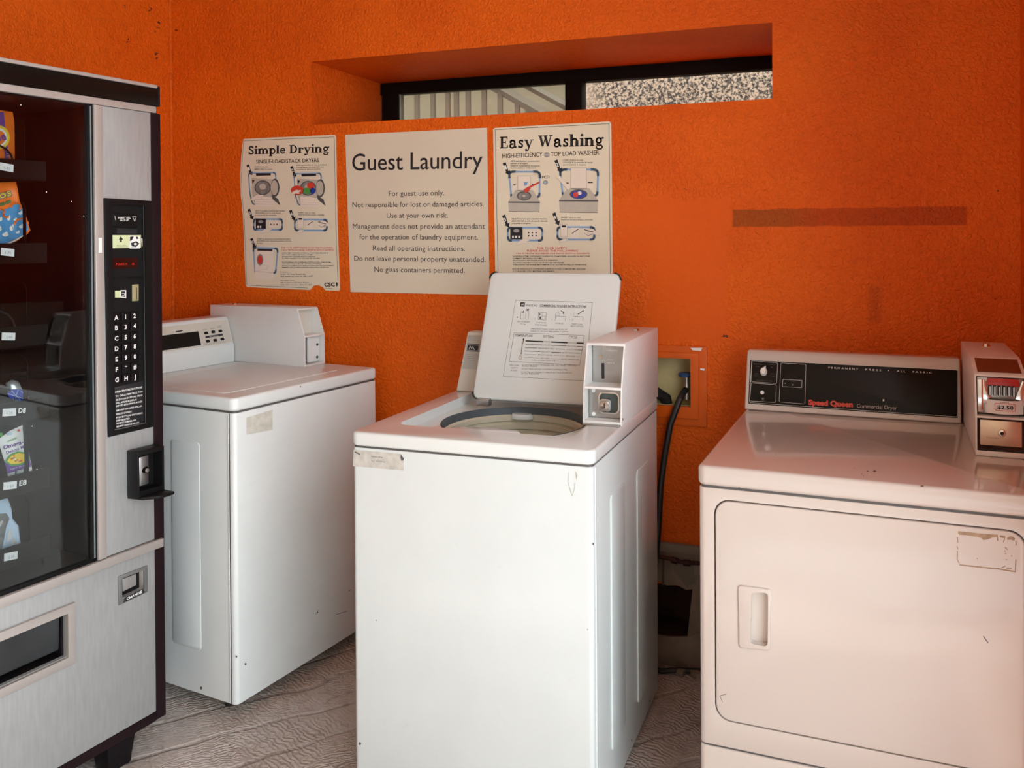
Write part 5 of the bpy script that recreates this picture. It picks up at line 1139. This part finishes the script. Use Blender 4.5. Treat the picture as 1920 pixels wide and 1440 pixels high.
# 3 small foil
b3 = pillow('foil_packet', [(11, 718), (22, 712), (32, 714), (36, 726), (50, 738), (53, 748), (46, 756), (30, 753), (18, 745)], -.13, M_FOIL, 'small crumpled silver and blue packet on the D8 spiral', thick=.03)
Print(Plane(V, (-.112, 0, 0), (0, 1, 0), (0, 0, 1)), 0).ppoly([(13, 737), (24, 730), (40, 730), (51, 741), (46, 752), (30, 752), (18, 746)], M_DBLUE).build('print', parent=b3)
pr = Print(Plane(V, (-.1115, 0, 0), (0, 1, 0), (0, 0, 1)), 0)
for a, b in (((15, 738), (46, 748)), ((22, 733), (38, 750)), ((34, 731), (28, 751)), ((40, 734), (48, 740))): pr.pline([a, b], .0012, M_LBLUE)
pr.build('highlights', parent=b3)
# 4 trail mix
b4 = pillow('trail_mix_bag', [(-4, 824), (18, 808), (42, 797), (46, 815), (52, 845), (58, 865), (61, 886), (40, 892), (16, 898), (10, 870), (2, 845)], -.118, M_WHITE, 'white and purple trail mix bag with a bowl picture on the E8 spiral', thick=.014)
pl4 = Plane(V, (-.1105, 0, 0), (0, 1, 0), (0, 0, 1)); pr = Print(pl4, 0)
pr.ppoly([(9, 866), (54, 846), (59, 875), (14, 888)], M_PPUR)
pr.lay(.0003).ppoly([(9, 866), (18, 852), (32, 846), (46, 848), (56, 856), (54, 866), (40, 872), (22, 874)], M_GREEN); pr.lay(.0006).ppoly([(13, 864), (22, 854), (34, 849), (46, 851), (53, 858), (48, 865), (34, 870), (20, 870)], M_PYEL)
pr.lay(.0009)
for k in range(14): pr.pdisc((20+random.uniform(-3, 26), 859+random.uniform(-5, 6)), 2.2, random.choice([M_ORG, M_RESB, M_SKIN, M_REDI, M_PYEL]), 1.6, 7)
pr.lay(.0006); pr.pdisc((2, 815), 3.4, M_GREEN, 4.5, 10); pr.pdisc((35, 807), 2.6, M_REDI, 2.6, 10); pr.pdisc((18, 813), 5, M_LBLUE, 3, 12)
pr.ptext('ORGANIC', (14, 830), (32, 822), 3.6, M_GREEN, bold=.02); pr.ptext('Omega-3', (6, 843), (49, 830), 8, M_PPUR, bold=.03); pr.ptext('Deluxe Mix', (12, 852), (51, 838), 6.4, M_PPUR, bold=.02)
pr.ptext('NET WT', (20, 881), (46, 874), 2.2, M_WHITE, res=1)
pr.build('print', parent=b4)
# 5 bagged item
b5 = pillow('blue_candy_bag', [(-30, 928), (0, 928), (13, 932), (18, 945), (20, 968), (34, 985), (36, 1005), (40, 1032), (28, 1042), (0, 1048), (-28, 1046)], -.118, M_LBLUE, 'pale blue bag with clear crinkled film on the bottom tray', thick=.03)
pr = Print(Plane(V, (-.102, 0, 0), (0, 1, 0), (0, 0, 1)), 0)
pr.ppoly([(-20, 965), (12, 962), (18, 972), (12, 988), (4, 1030), (-20, 1034)], mat('film_grey', (.14, .15, .15), .2, var=.4, vscale=60)); pr.lay(.0004)
pr.ppoly([(14, 1000), (20, 992), (24, 1004), (12, 1022)], M_FOIL); pr.ppoly([(-8, 985), (4, 975), (6, 978), (-6, 1000)], M_FOIL); pr.ppoly([(20, 1015), (26, 1008), (32, 1018), (24, 1026)], M_FOIL)
pr.build('print', parent=b5)
# specks of dust on the glass
pr = Print(Plane(V, (-.0058, 0, 0), (0, 1, 0), (0, 0, 1)), .0003)
for c in ((39, 197), (87, 360), (134, 378), (157, 405), (60, 799), (69, 880), (172, 587), (127, 156)): pr.pdisc(c, 1, M_TAG, 1, 6)
pr.build('dust', parent=vm)
